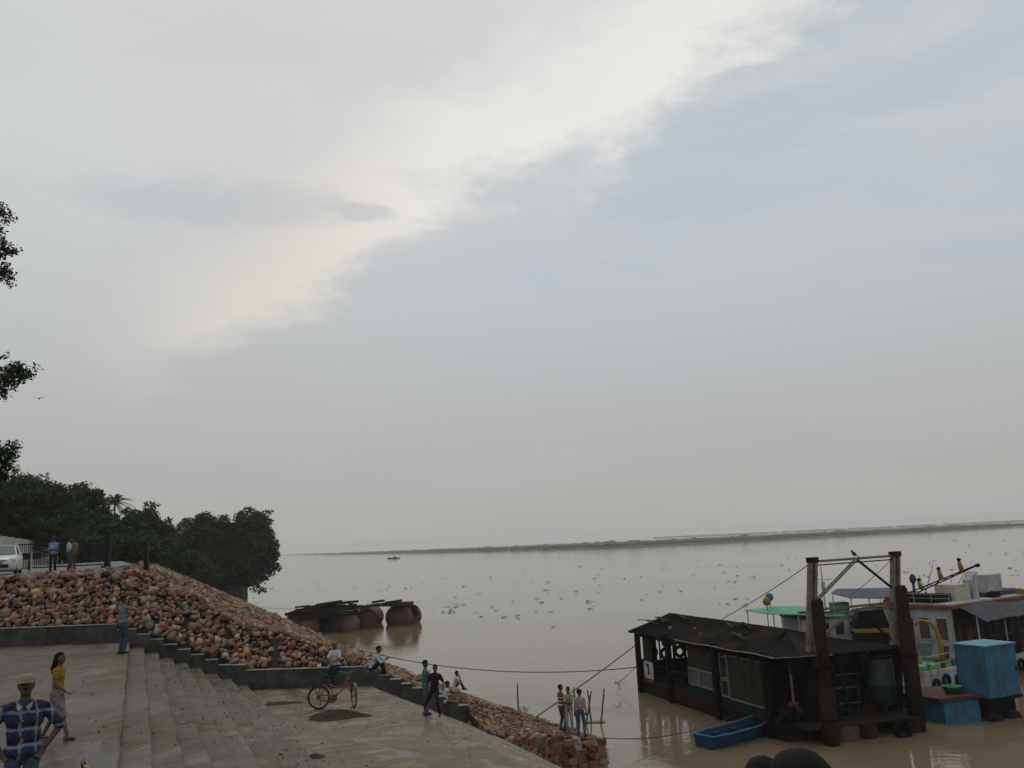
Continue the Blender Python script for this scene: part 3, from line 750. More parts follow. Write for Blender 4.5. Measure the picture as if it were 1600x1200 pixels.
# ================================================================== GATE, CAR, BOUNDARY WALL
M_IRON = pm('black_iron', (.012, .012, .013), .55, .3, 6, .15)
M_WHITEW = pm('white_slab', (.42, .40, .37), .85, .15, 2, .2, stain=(.22, .20, .17), stain_amt=.5)
def gate():
    a = aty(26, 891, 48.5); b = aty(164, 889, 47.5); z = z_road(48) + .03; a.z = b.z = z
    t = thing('iron_gate', 'black iron picket gate standing closed across the road', 'gate', a); d = (b - a); L = d.length; t.rotation_euler = (0, 0, math.atan2(d.y, d.x))
    for zz, h in ((.14, .06), (1.42, .05), (.8, .03)): MB().span(0, L, -.025, .025, zz, zz + h).build('rail', M_IRON, t)
    pk = MB().tube((0, 0, .1), (0, 0, 1.5), .014, None, 6).mesh('picket')
    n = int(L / .135)
    for k in range(n + 1):
        o = link('picket', pk, M_IRON if k == 0 else None, t); o.location = (L * k / n, 0, 0)
    for x0 in (.35, 1.02):
        o = MB().span(x0, x0 + .52, -.06, -.03, .62, .98).build('sign_plate', M_IRON, t)
    MB().span(.915, .985, -.075, -.03, .05, 1.0).build('upright', pm('upright_paint', (.42, .42, .42)), t)
    MB().span(.78, .86, -.09, -.03, .02, .6).build('latch_post', M_IRON, t)
gate()
def gate_post(px, py, Y, h, w_, tilt, lab):
    p = aty(px, py, Y); u, v = toUV(p); z = bank_z(u, v); t = thing('gate_post', lab, 'post', (p.x, p.y, z - .05)); t.rotation_euler = (0, R(tilt), 0)
    mb = MB().box((0, 0, h / 2), (w_, w_, h)); mb.build('post', M_IRON, t); MB().box((0, 0, h + .03), (w_ * 1.25, w_ * 1.25, .06)).build('post_cap', M_IRON, t)
    MB().box((-.05, 0, .1), (w_ * 2.2, w_ * 1.8, .25), None, (.75, .75)).build('footing', M_IRON, t)
gate_post(167, 893, 46.5, 1.95, .24, 1, 'thick black gate post at the right end of the gate')
gate_post(229, 893, 44.5, 1.55, .2, -3, 'dark leaning post standing alone in the pitched stone')
def boundary():
    a = Vector((-34.4, 55.0, 0)); b = Vector((-40.5, 77.0, 0)); t = thing('boundary_wall', 'pale concrete panel wall stepping down behind the parked car', 'wall', (a.x, a.y, 0)); d = b - a; n = 13
    ang = math.atan2(d.y, d.x); rot = Matrix.Rotation(ang, 3, 'Z'); w_ = d.length / n
    for k in range(n):
        c = d * ((k + .5) / n); zb = z_road(a.y + c.y); top = 10.85 - .045 * k
        MB().box((c.x, c.y, (zb - .2 + top) / 2), (w_ - .1, .14, top - zb + .2), rot).build('wall_slab', M_WHITEW, t)
        c2 = d * (k / n); MB().box((c2.x, c2.y, (zb - .2 + top + .06) / 2), (.16, .2, top - zb + .26), rot).build('pilaster', M_WHITEW, t)
boundary()
def car():
    p = aty(1, 893, 44.0); z = z_road(44) + .015
    t = thing('parked_car', 'white hatchback parked at the left edge facing the river', 'car', (p.x, p.y, z), R(25))
    Mw = pm('car_white', (.5, .5, .48), .3, .03, 3, 0, spec=.6); Mb = pm('black_plastic', (.015, .015, .016), .5, .2, 5, 0); Mg = mat_glass()
    # front towards -Y; x across
    def sect(y, hw, z0, z1, ch=.1):
        return [(-hw + .05, y, z0), (hw - .05, y, z0), (hw, y, z0 + .12), (hw, y, z1 - ch), (hw - ch, y, z1), (-hw + ch, y, z1), (-hw, y, z1 - ch), (-hw, y, z0 + .12)]
    S_ = [sect(-1.85, .62, .3, .62, .06), sect(-1.78, .74, .2, .72), sect(-1.5, .80, .18, .84), sect(-.85, .83, .18, .96), sect(.4, .83, .18, .97), sect(1.5, .82, .2, .96), sect(1.75, .76, .26, .9)]
    mb = MB(); vs = [q for s in S_ for q in s]; fs = [(i * 8 + k, i * 8 + (k + 1) % 8, (i + 1) * 8 + (k + 1) % 8, (i + 1) * 8 + k) for i in range(len(S_) - 1) for k in range(8)]
    mb.add(vs, fs + [tuple(reversed(range(8))), tuple(range(48, 56))]); mb.build('body', Mw, t, True)
    cab = [[(-.74, y0, .94), (.74, y0, .94), (w1, y1, z1), (-w1, y1, z1)] for y0, y1, w1, z1 in ((-.88, -.22, .58, 1.44),)]
    cb = MB().add([(-.76, -.9, .93), (.76, -.9, .93), (.76, 1.55, .93), (-.76, 1.55, .93), (-.6, -.2, 1.44), (.6, -.2, 1.44), (.6, 1.15, 1.45), (-.6, 1.15, 1.45)], [(0, 1, 5, 4), (1, 2, 6, 5), (2, 3, 7, 6), (3, 0, 4, 7), (4, 5, 6, 7)]); cb.build('cabin', Mw, t)
    MB().plate([(-.69, -.865, .975), (.69, -.865, .975), (.555, -.26, 1.41), (-.555, -.26, 1.41)], -.012).build('windscreen', mat_glass('screen_glass', (.10, .13, .12)), t)
    for s in (-1, 1):
        MB().plate([(s * .755, -.72, .98), (s * .755, .25, .98), (s * .625, .25, 1.39), (s * .625, -.18, 1.39)], .012 * s).build('side_window', Mg, t)
        MB().ell((s * .62, -1.66, .70), (.17, .16, .10), 12, 8).build('headlight', pm('lamp_lens', (.5, .52, .52), .12, .1, 20, 0), t, True)
        MB().ell((s * .87, -.62, .98), (.09, .06, .07), 10, 6).build('mirror', Mw, t, True)
        MB().ell((s * .6, -1.82, .38), (.07, .05, .06), 10, 6).build('fog_lamp', pm('lamp_lens', (.5, .52, .52)), t, True)
        for y in (-1.15, 1.15):
            wv_ = MB().torus((s * .74, y, .29), .21, .085, (1, 0, 0), 20, 8).build('wheel', Mb, t, True)
            MB().lathe([(.02, -.06), (.17, -.05), (.17, .05), (.02, .07)], 16, (s * .76, y, .29), Matrix.Rotation(R(90), 3, 'Y')).build('rim', pm('rim_grey', (.3, .3, .3), .4, .1, 4, 0), wv_)
    MB().span(-.5, .5, -1.87, -1.76, .33, .5).build('grille', Mb, t); MB().span(-.4, .4, -1.83, -1.70, .655, .70).build('upper_grille', Mb, t)
    MB().span(-.25, .25, -1.895, -1.872, .52, .63).build('number_plate', pm('plate_red', (.38, .12, .09), .6, .1, 5, 0), t)
    for s in (-1, 1): MB().tube((s * .1, -.9, .985), (s * .1 - .42, -.78, 1.06), .008, None, 5).build('wiper', Mb, t)
    MB().span(-.79, .79, -1.84, -1.5, .14, .2).build('bumper_lip', Mb, t)
car()

# ================================================================== ON THE WATER
# ------------------------------------------------------------------ derelict pontoon rafts
def float_tank(parent, org, px, py, Y, ax, L, r, z=.62):
    p = aty(px, py, Y); c = Vector((p.x, p.y, z)) - org; d = Vector((ax[0], ax[1], 0)).normalized()
    b = c - d * L; ps, rs = [], []
    for k in range(7): an = math.pi / 2 * k / 6; ps.append(c + d * (r * .86 * math.cos(an))); rs.append(max(r * math.sin(an), .01))
    for k in range(1, 6): ps.append(c.lerp(b, k / 6)); rs.append(r)
    for k in range(7): an = math.pi / 2 * (1 - k / 6); ps.append(b - d * (r * .86 * math.cos(an))); rs.append(max(r * math.sin(an), .01))
    o = MB().path(ps, rs, 20).build('float_tank', M_TANK, parent, True)
    for t in (.0, .55): MB().path([c.lerp(b, t) - d * .02, c.lerp(b, t) + d * .02], r + .012, 20).build('weld_band', M_RUST, o, True)
    return c, b
M_DTIMB = pm('charred_timber', (.028, .02, .017), .85, .4, 6, .4, 30, rand=.5)
def raft(lab, opx, tanks, beams, plants):
    o0 = onz(*opx, 0); t = thing('pontoon_raft', lab, 'raft', o0)
    for q in tanks: float_tank(t, o0, *q)
    for (x0, y0, x1, y1, Y0, Y1, w_, h) in beams:
        a = aty(x0, y0, Y0) - o0; b = aty(x1, y1, Y1) - o0
        MB().bar(a, b, w_, h * 1.7).build('plank', M_DTIMB, t)
    return t
bA = []
for k in range(6): bA.append((453 + k * 1.2, 958 - k * .5, 552 + k * 3, 951 - k * .8, 95.5 + k * .9, 96.5 + k * .9, .7, .16))
for k in range(5): bA.append((474 + k * 3, 951 - k * .8, 540 + k * 5, 941 - k * .4, 97 + k * .8, 97.5 + k * .8, .55, .14))
for k in range(9):
    x0 = random.uniform(458, 520); y0 = 956 - (x0 - 458) * .09 - random.uniform(0, 9); L_ = random.uniform(18, 52)
    bA.append((x0, y0, min(x0 + L_, 560), y0 - L_ * random.uniform(.02, .16), random.uniform(95.5, 99), random.uniform(95.5, 99), random.uniform(.2, .5), random.uniform(.07, .14)))
bA += [(450, 964, 560, 957, 95.2, 95.6, .22, .3), (448, 960, 470, 955, 97, 95, .5, .18), (500, 955, 560, 948, 99, 96, .4, .2), (545, 940, 556, 953, 97, 96.4, .4, .12)]
raft('larger derelict raft of rusty tanks with collapsed dark planks on top, nearest the stone bank', (510, 985),
     [(481, 976, 96.5, (.25, -.97), 5.5, 1.32, .7), (545, 974, 97.5, (.8, -.6), 5.0, 1.28, .6), (462, 972, 100, (.25, -.97), 4.5, 1.2, .7)], bA, 0)
bB = []
for k in range(4): bB.append((560 + k * 4, 950 - k * 1.1, 600 + k * 6, 944 - k * .6, 99 + k * .9, 99.5 + k * .9, .6, .16))
for k in range(4): bB.append((588 + k * 3, 946 - k * .8, 642 + k * 1.5, 945 - k * 1.2, 100 + k * .8, 100.5 + k * .8, .55, .15))
for k in range(7):
    x0 = random.uniform(560, 615); y0 = 948 - (x0 - 560) * .06 - random.uniform(0, 4); L_ = random.uniform(12, 34)
    bB.append((x0, y0, min(x0 + L_, 648), y0 - L_ * random.uniform(-.05, .14), random.uniform(99.5, 102), random.uniform(99.5, 102), random.uniform(.2, .45), random.uniform(.07, .13)))
bB += [(602, 942, 628, 938, 100, 100.5, .5, .14), (582, 941, 600, 938.5, 100.5, 100, .4, .14), (632, 944, 650, 950, 100, 101, .8, .2), (645, 946, 651, 962, 100.4, 101.2, .7, .1)]
raft('smaller derelict raft of rusty tanks joined by a broken plank bridge, farther right', (606, 976),
     [(572, 964, 101.5, (.25, -.97), 4.0, 1.3, .8), (624, 963, 102.5, (.25, -.97), 1.2, 1.5, .75), (641, 963, 104.5, (.25, -.97), .8, 1.35, .75), (584, 961, 106, (.3, -.95), 1.2, 1.2, .8)], bB, 0)

# ------------------------------------------------------------------ water hyacinth clumps drifting on the river
def hyacinth_mesh(seed, n):
    rr = random.Random(seed); mb = MB()
    for _ in range(n):
        a = rr.uniform(0, 6.28); r = rr.random() ** .6 * .5; x, y = math.cos(a) * r, math.sin(a) * r * .6; h = rr.uniform(.05, .2); L = rr.uniform(.11, .19); ya = rr.uniform(0, 6.28)
        d = Vector((math.cos(ya), math.sin(ya), .5)); s = Vector((-math.sin(ya), math.cos(ya), 0)); p = Vector((x, y, h))
        mb.add([(x - .012, y, 0), (x + .012, y, 0), tuple(p)], [(0, 1, 2)])
        mb.add([p, p + d * L * .5 + s * L * .5, p + d * L, p + d * L * .5 - s * L * .5], [(0, 1, 2, 3)])
    return mb.mesh('hyacinth')
HY = [hyacinth_mesh(i, 16 + 5 * i) for i in range(5)]
for m_ in HY: m_.materials.append(L_HYA)
hyrng = random.Random(99)
def clump(P, s, rz, label):
    o = link('water_hyacinth', HY[hyrng.randrange(5)], None); o.location = (P.x, P.y, -.02); o.rotation_euler = (0, 0, rz); o.scale = (s * hyrng.uniform(.9, 1.7), s, s * .9)
    return tag(o, label, 'plant', 'water hyacinth clumps drifting on the river')
HYL = 'small dark clump of water hyacinth drifting far out on the river'
for _ in range(262):
    px = hyrng.uniform(395, 1599); hz = 876 - .047 * (px - 215); py = hz + 9 + (hyrng.random() ** 1.15) * 105
    if px > 985 and py > 960 or px > 1180 and py > 905: continue
    if 440 < px < 665 and py > 925: continue
    P = onz(px, py, 0); clump(P, hyrng.uniform(.3, .75) * (1 + P.y / 1100), hyrng.uniform(0, 6), HYL)
for _ in range(14):
    px = hyrng.uniform(1420, 1598); py = 876 - .047 * (px - 215) + hyrng.uniform(20, 110); P = onz(px, py, 0); clump(P, hyrng.uniform(.7, 1.2), hyrng.uniform(0, 6), HYL)
for px, py, s, lab in [(692, 957, 1.3, 'green hyacinth clump, left one of the close pair right of the rafts'), (704, 957, 1.5, 'green hyacinth clump, right one of the close pair right of the rafts'), (676, 958, .8, 'small hyacinth clump just right of the smaller raft'), (788, 965, 1.3, 'green hyacinth clump in open water, left of a wider one'), (809, 964, 1.8, 'wide green hyacinth clump in open water below the middle'), (837, 956, 1.0, 'hyacinth clump floating alone in mid river'), (865, 980, .9, 'nearest dark hyacinth clump in the open middle water'), (918, 941, 1.9, 'long pale hyacinth clump nearest the jetty roof in mid river'), (1163, 946, 1.6, 'green hyacinth clump floating just above the jetty roof'), (1175, 902, 1.9, 'long dark hyacinth mat high above the jetty ropes'), (819, 1108, .95, 'leafy green hyacinth plant beside the lone bamboo stake'), (961, 1104, .4, 'tiny hyacinth plant between the stakes and the jetty'), (710, 944, 1.1, 'hyacinth clump just above the close pair'), (722, 945, 1.2, 'hyacinth clump right above the close pair')]:
    clump(onz(px, py, 0), s * .62, px, lab)

# ------------------------------------------------------------------ bamboo stakes in the shallows
for x0, y0, x1, y1, lab in [(808, 1068, 810, 1112, 'single bamboo stake standing apart near the stone bank'), (896, 1074, 901, 1128, 'bamboo stake behind the man in the yellow-green shirt'), (918, 1078, 924, 1129, 'left stake of the crossed bamboo pair'), (924, 1080, 916, 1132, 'right-leaning stake of the crossed bamboo pair'), (944, 1076, 939, 1132, 'dark bamboo stake nearest the jetty')]:
    b = onz(x1, y1, 0); a = aty(x0, y0, b.y + .1); t = thing('bamboo_stake', lab, 'stake', b); d = a - b
    pts = [d * k / 6 + Vector((random.uniform(-.015, .015), random.uniform(-.015, .015), 0)) for k in range(7)]
    MB().path([Vector((0, 0, -.8)) - d * .2] + pts, [.042] * 3 + [.04] * 3 + [.035] * 2, 8).build('cane', M_BAMBOO, t, True)
    nd = MB()
    for k in range(1, 6): nd.path([pts[k] - d * .006, pts[k] + d * .006], .048, 8)
    nd.build('node_rings', M_BAMBOO, t)
t = MB(); fp = onz(930, 1129, 0)
tag(t.box((0, 0, .02), (.95, .22, .05)).box((.05, .16, .03), (.8, .12, .04)).build('driftwood_board', pm('wet_board', (.16, .14, .11), .5)), 'wet board floating beside the crossed bamboo stakes', 'board').location = fp

# ------------------------------------------------------------------ floating jetty with its black roof
JO, JTH = Vector((10.5, 38.35, 0)), R(17.0)
JET = thing('floating_jetty', 'dark floating jetty house with black corrugated roof and rusty hull', 'jetty', JO, JTH)
def JW(x, y, z): return JO + Matrix.Rotation(JTH, 3, 'Z') @ Vector((x, y, z))
M_HULL = pm('jetty_hull', (.02, .014, .011), .75, .4, 1.3, .4, 12, spec=.03, stain=(.07, .042, .028), stain_amt=.5, stain_scale=.7)
M_ROOF = pm('tarred_sheet', (.009, .0085, .0085), .75, .3, 2.0, .3, 10, spec=.03, stain=(.03, .024, .018), stain_amt=.5, stain_scale=.45, rand=.4)
M_TEALD = pm('dark_teal_paint', (.009, .024, .024), .7, .35, 3, .2, spec=.03, stain=(.03, .02, .016), stain_amt=.5)
M_BOARD = pm('grey_brown_board', (.038, .033, .025), .85, .25, 1.5, .25, spec=.03, stain=(.05, .042, .034), stain_amt=.6)
M_FRAMEW = pm('old_white_frame', (.17, .165, .155), .7, .15, 5, .1)
M_POST = pm('roof_shade', (.010, .010, .011), .7, .3, 3, .2, spec=.03)
JL, JWD = 13.8, 6.1
hb = MB(); hb.prism([(0, -.6), (JWD, -.6), (JWD, JL), (0, JL)], -.6, .62)
hb.build('hull', M_HULL, JET)
for z in (.15, .5): MB().span(-.06, .0, -.6, JL, z, z + .07).build('rubbing_strake', M_RUST, JET)
MB().span(-.05, JWD + .05, -.62, JL + .02, .623, .69).build('deck', pm('jetty_deck', (.022, .018, .015), .85, .3, 2, .3), JET)
# fender posts outside the left side, full height
for y in (13.4, 9.6, 4.7, .35):
    MB().box((-.14, y, 1.35), (.24, .28, 4.3)).build('fender_post', M_POST, JET)
for y in (13.4, 9.6, 6.5, 4.7, 2.0, .2):
    MB().box((JWD - .2, y, 1.95), (.14, .14, 2.7)).build('roof_post', M_POST, JET)
# roof: ridge at x = 2.4, hip at the near end, separate corrugated sheets
RX, RZ, EZ = 2.35, 4.12, 3.28
def sheet(e0, e1, r0, r1, sag=0.0, mat=M_ROOF, n=10, amp=.024):
    """one corrugated sheet between an eave edge e0-e1 and a ridge edge r0-r1"""
    e0, e1, r0, r1 = map(Vector, (e0, e1, r0, r1)); vs, fs = [], []; m = 5
    for i in range(n + 1):
        t = i / n; a = e0.lerp(e1, t); b = r0.lerp(r1, t)
        for j in range(m):
            q = j / (m - 1); p = a.lerp(b, q); p.z += amp * (1 if i % 2 else -1) - sag * math.sin(q * math.pi); vs.append(tuple(p))
    for i in range(n):
        for j in range(m - 1): fs.append((i * m + j, (i + 1) * m + j, (i + 1) * m + j + 1, i * m + j + 1))
    k = len(vs); vs += [(x, y, z - .025) for x, y, z in vs]; fs += [tuple(reversed([q + k for q in f])) for f in fs]
    return MB().add(vs, fs).build('roof_sheet', mat, JET)
ys = [1.9, 2.9, 3.9, 4.95, 6.0, 7.0, 8.05, 9.1, 10.1, 11.15, 12.2, 13.2, 14.15]
M_ROOFB = pm('brown_sheet', (.024, .019, .014), .8, .3, 2.5, .3, 10, spec=.03, stain=(.02, .016, .014), stain_amt=.6)
for i in range(len(ys) - 1):
    y0, y1 = ys[i] - .03, ys[i + 1] + .03; lift = random.uniform(-.02, .03); dz0 = .10 * (1 - i / 12)
    mt = M_ROOFB if i in (1, 4) else M_ROOF
    sheet((-.38, y1, EZ + dz0 + lift), (-.38, y0, EZ + dz0 + lift), (RX, y1, RZ + lift * .5), (RX, y0, RZ + lift * .5), .05 + random.uniform(-.03, .03), mt)
    sheet((JWD + .3, y0, EZ - .1 + lift), (JWD + .3, y1, EZ - .1 + lift), (RX, y0, RZ + lift * .5 + .004), (RX, y1, RZ + lift * .5 + .004), .05, M_ROOF)
# hipped near end
hp = [(-.38, -.75), (.9, -.8), (2.2, -.82), (3.6, -.82), (5.0, -.8), (JWD + .3, -.75)]
for i in range(5):
    (xa, ya), (xb, yb) = hp[i], hp[i + 1]; ta, tb_ = (xa + .38) / (JWD + .68), (xb + .38) / (JWD + .68)
    ra = (RX + (xa - RX) * .12, 1.95, RZ - abs(xa - RX) * .05); rb = (RX + (xb - RX) * .12, 1.95, RZ - abs(xb - RX) * .05)
    sheet((xa - .02, ya, EZ + .12 - .1 * ta), (xb + .02, yb, EZ + .12 - .1 * tb_), ra, rb, .03, M_ROOFB if i == 1 else M_ROOF, 8, .008)
sheet((-.38, 1.98, EZ + .11), (-.38, -.75, EZ + .12), (RX, 2.0, RZ + .002), (RX - .33, 1.95, RZ - .13), .03)
sheet((JWD + .3, -.75, EZ + .02), (JWD + .3, 1.98, EZ - .08), (RX + .48, 1.95, RZ - .2), (RX, 2.0, RZ + .006), .03)
MB().path([(-.4, y, EZ + .10 * (1 - (y - 2) / 12) + .02 * math.sin(y * 1.7)) for y in np.linspace(-.75, 8.3, 18)] , .025, 6).build('eave_batten', pm('pale_batten', (.22, .18, .14), .8), JET)
MB().path([(-.4 + q * .7, -.02 * q - .79, EZ + .10 - .015 * q + .01 * math.sin(q * 3)) for q in np.linspace(0, 4, 9)], .022, 6).build('eave_batten', pm('pale_batten', (.22, .18, .14), .8), JET)
for y in ys[::2]:
    MB().bar((-.3, y, EZ - .05), (RX, y, RZ - .1), .07, .1).build('rafter', M_POST, JET); MB().bar((RX, y, RZ - .1), (JWD + .2, y, EZ - .14), .07, .1).build('rafter', M_POST, JET)
MB().span(-.1, .0, 0, JL, 3.05, 3.2).build('wall_plate', M_POST, JET); MB().span(JWD - .25, JWD - .15, 0, JL, 3.0, 3.15).build('wall_plate', M_POST, JET)
for k in range(9):
    y = random.uniform(1.5, 13); x = random.uniform(.0, 2.0); z = EZ + .1 + (RZ - EZ - .06) * (x + .38) / (RX + .38) + .07
    a_ = Vector((x, y, z)); x2 = x + random.uniform(-.5, .5); b_ = Vector((x2, y + random.uniform(.5, 2.2), EZ + .12 + (RZ - EZ - .06) * (x2 + .38) / (RX + .38) + .07)); MB().bar(a_, b_, random.uniform(.05, .2), .03).build('roof_batten', random.choice([M_TIMB, M_ROOFB, M_ROOFB, M_RUST]), JET)
for k in range(6): MB().box((random.uniform(-.1, 2), random.uniform(1, 12), 3.75), (.12, .1, .1), Euler((1, random.random(), 2)).to_matrix()).build('roof_weight', random.choice([M_STONE, M_TIMB]), JET).location.z = 0
for k in range(11):      # torn edge strips hanging under the left eave
    y = random.uniform(-.6, 13.6); L_ = random.uniform(.15, .45); MB().plate([(-.37, y, EZ + .05), (-.37, y + random.uniform(.2, .6), EZ + .04), (-.36, y + random.uniform(.2, .5), EZ + .02 - L_), (-.36, y + .05, EZ - L_ * .7)], .012).build('torn_strip', M_ROOF, JET)
# far gable end board
MB().plate([(-.3, JL + .2, EZ - .1), (JWD + .2, JL + .2, EZ - .1), (JWD + .2, JL + .2, EZ + .0), (RX, JL + .2, RZ - .05), (-.3, JL + .2, EZ + .03)], .04).build('gable_board', M_POST, JET)
# enclosed middle room: boarded panels with white framed windows on teal skirting
def panel(y0, y1, z0, z1, m_, name='wall_panel', x=.02): return MB().span(x, x + .06, y0, y1, z0, z1).build(name, m_, JET)
panel(4.85, 7.75, 2.05, 3.06, M_BOARD); panel(4.85, 7.75, .7, 1.18, M_TEALD, 'skirting')
panel(1.0, 4.55, .7, 1.05, M_TEALD, 'skirting'); panel(1.0, 3.75, 1.12, 2.92, M_BOARD)
def window(y0, y1, z0, z1, x=.0):
    f = MB(); w_ = .07
    for a in ((y0, y0 + w_, z0, z1), (y1 - w_, y1, z0, z1), (y0 + w_, y1 - w_, z0, z0 + w_), (y0 + w_, y1 - w_, z1 - w_, z1)): f.span(x - .015, x + .07, *a)
    o = f.build('window', M_FRAMEW, JET); MB().span(x + .03, x + .045, y0 + w_, y1 - w_, z0 + w_, z1 - w_).build('pane', mat_glass(), o)
window(6.7, 7.75, 1.2, 2.03); window(4.9, 6.6, 1.2, 2.03)
window(3.8, 4.55, 1.9, 2.95); window(3.8, 4.55, 1.08, 1.88)
MB().span(-.01, .09, 1.0, 3.75, 1.055, 1.115).build('sill', M_FRAMEW, JET); MB().span(-.01, .09, .95, 4.55, 2.96, 3.02).build('head_rail', M_FRAMEW, JET)
MB().bar((.05, .95, 1.08), (.05, .55, 1.3), .06, .07).build('loose_batten', M_FRAMEW, JET)
panel(.98, 7.75, .7, 3.1, M_POST, 'inner_wall', 2.9); 
MB().span(.1, 2.9, 7.74, 7.8, .7, 3.1).build('partition', M_POST, JET); MB().span(.1, 2.9, .95, 1.0, .7, 3.1).build('partition', M_POST, JET)
# open bay at the far end: railings, benches and hanging tyres seen against the water
MB().span(.15, .2, 9.7, 13.3, 1.55, 1.62).build('hand_rail', M_POST, JET)
MB().span(.15, .2, 7.8, 9.5, 1.45, 1.52).build('hand_rail', M_POST, JET)
MB().span(JWD - .35, JWD - .28, 7.8, 13.6, .7, 2.02).build('side_board', M_POST, JET)
for y in (8.2, 8.7, 9.0, 10.2, 10.5, 11.0, 11.7, 12.2, 12.5, 13.0): MB().box((JWD - .3, y, 2.55), (.06, random.choice([.06, .12, .2]), 1.1)).build('stanchion', M_POST, JET)
TY = MB().torus((0, 0, 0), .26, .1, (1, 0, 0), 18, 8).mesh('tyre', True)
for y, z in ((8.6, 2.5), (9.2, 2.25), (10.8, 2.35), (11.3, 2.2), (12.4, 2.45), (12.8, 2.3)):
    o = link('hanging_tyre', TY, M_DARKST if not TY.materials else None, JET); o.location = (JWD - .55, y, z)
MB().span(.2, JWD - .2, JL - .16, JL - .1, .7, 1.62).build('end_parapet', M_POST, JET)
for x in (.5, .95, 1.3, 1.95, 2.2, 2.9, 3.3, 3.9, 4.3, 5.0, 5.5): MB().box((x, JL - .2, 2.3), (random.choice([.05, .08, .16, .3]), .06, 1.7)).build('stanchion', M_POST, JET)
for x, z in ((.75, 2.1), (1.6, 1.95), (1.75, 2.6), (2.5, 2.0), (3.05, 2.35), (3.6, 1.9), (4.6, 2.2)):
    o = link('hanging_tyre', TY, None, JET); o.location = (x, JL - .32, z); o.rotation_euler = (0, 0, R(90) + random.uniform(-.4, .4))
MB().span(1.0, 2.4, 8.4, 9.4, .7, 1.5).build('engine_box', M_POST, JET); MB().span(1.2, 1.7, 10.6, 12.4, 1.1, 1.17).span(1.2, 1.7, 10.6, 10.7, .7, 1.1).span(1.2, 1.7, 12.3, 12.4, .7, 1.1).build('bench', M_TIMB, JET)
MB().span(.1, .16, 12.2, 13.25, .72, 3.1).build('end_board', M_BOARD, JET)
sg = MB().span(-.03, .03, 11.9, 13.0, .86, 1.75).build('white_board', pm('dull_white', (.40, .40, .40), .7), JET); MB().span(-.045, -.035, 12.35, 12.5, 1.05, 1.6).span(-.045, -.035, 12.3, 12.62, 1.5, 1.62).build('mark', M_POST, sg)
MB().span(-.03, .04, 11.9, 13.1, .69, .85).build('red_kick_board', pm('dull_red', (.13, .035, .028), .8), JET)
MB().box((.3, 13.95, 1.1), (.5, .3, 1.2)).build('rail_box', M_RUST, JET)
# near end: dark open lobby with a doorway frame, shelves and a rusty drum
MB().span(1.35, 1.43, -.1, -.04, .69, 2.9).build('door_jamb', M_TEALD, JET); MB().span(2.25, 2.33, -.1, -.04, .69, 2.9).build('door_jamb', M_TEALD, JET); MB().span(1.43, 2.25, -.1, -.04, 2.55, 2.63).build('door_head', M_TEALD, JET)
MB().span(.75, .82, -.1, -.04, .69, 2.9).build('jamb', M_FRAMEW, JET)
MB().span(2.6, 5.2, .5, .58, .7, 3.1).build('lobby_wall', M_TEALD, JET)
for x in (2.7, 3.3, 4.0): MB().span(x, x + .06, -.05, .0, .69, 3.1).build('lobby_post', M_TEALD, JET)
for z in (1.1, 1.75, 2.3): MB().span(2.62, 4.2, -.03, .01, z, z + .05).build('lobby_rail', pm('dull_rail', (.10, .09, .085), .7), JET)
MB().bar((2.6, -.06, 3.1), (3.9, -.06, 3.32), .06, .08).build('gable_brace', M_POST, JET); MB().bar((3.9, -.06, 3.32), (5.6, -.06, 3.05), .06, .08).build('gable_brace', M_POST, JET)
MB().lathe([(.58, .0), (.62, .03), (.62, .75), (.645, .78), (.62, .81), (.62, 1.85), (.6, 1.9), (.05, 1.98)], 20, (5.1, -.25, 1.02)).build('water_tank', pm('green_tank', (.02, .036, .031), .55, .3, 1.5, .2, stain=(.05, .03, .02), stain_amt=.5), JET, True)
MB().lathe([(.64, 0), (.66, .05), (.3, .12)], 20, (5.1, -.25, 2.98)).build('tank_lid', M_RUST, JET, True)
for a in (0, 2.1, 4.2): MB().tube((5.1 + .5 * math.cos(a), -.25 + .5 * math.sin(a), .69), (5.1 + .5 * math.cos(a), -.25 + .5 * math.sin(a), 1.03), .05, None, 6).build('tank_foot', M_RUST, JET)
for x, r_, m_ in ((2.3, .62, pm('grey_barrel', (.06, .047, .042), .7, .3, 2, .3, stain=(.07, .035, .025), stain_amt=.6)), (3.3, .55, M_RUST), (5.6, .5, M_HULL)):
    MB().lathe([(r_ * .94, 0), (r_, .05), (r_, .4), (r_ * 1.04, .43), (r_, .46), (r_, .95), (r_ * .94, 1.0)], 18, (x, -1.15, -.45)).build('float_drum', m_, JET, True)
MB().span(.4, 5.95, -1.6, -.62, .56, .64).build('front_plank', M_TIMB, JET)
for k in range(16):     # poles, planks and pipes stacked in the dark lobby
    x = random.uniform(.3, 5.6); MB().bar((x, random.uniform(-.55, .3), .7), (x + random.uniform(-.5, .5), random.uniform(-.3, .4), random.uniform(1.6, 3.0)), random.uniform(.04, .14), random.uniform(.03, .06)).build('leaning_pole', random.choice([M_TIMB, M_TEALD, M_POST, M_RUST, M_BOARD]), JET)
for k in range(7):
    x = random.uniform(.2, 5.6); MB().box((x, random.uniform(-.5, .2), .69 + .18), (random.uniform(.25, .55), random.uniform(.25, .45), random.uniform(.25, .4)), Matrix.Rotation(random.random(), 3, 'Z')).build('crate', random.choice([M_TIMB, M_POST, M_TEALD, M_HULL]), JET)
for k in range(5):
    x = .3 + k * 1.15; MB().plate([(x, -.7, 3.25), (x + random.uniform(.5, .9), -.7, 3.22), (x + random.uniform(.4, .8), -.68, random.uniform(2.5, 2.95)), (x + .1, -.68, random.uniform(2.4, 2.9))], .01).build('hanging_tarp', random.choice([M_POST, M_ROOF, M_TEALD]), JET)
cb = MB()
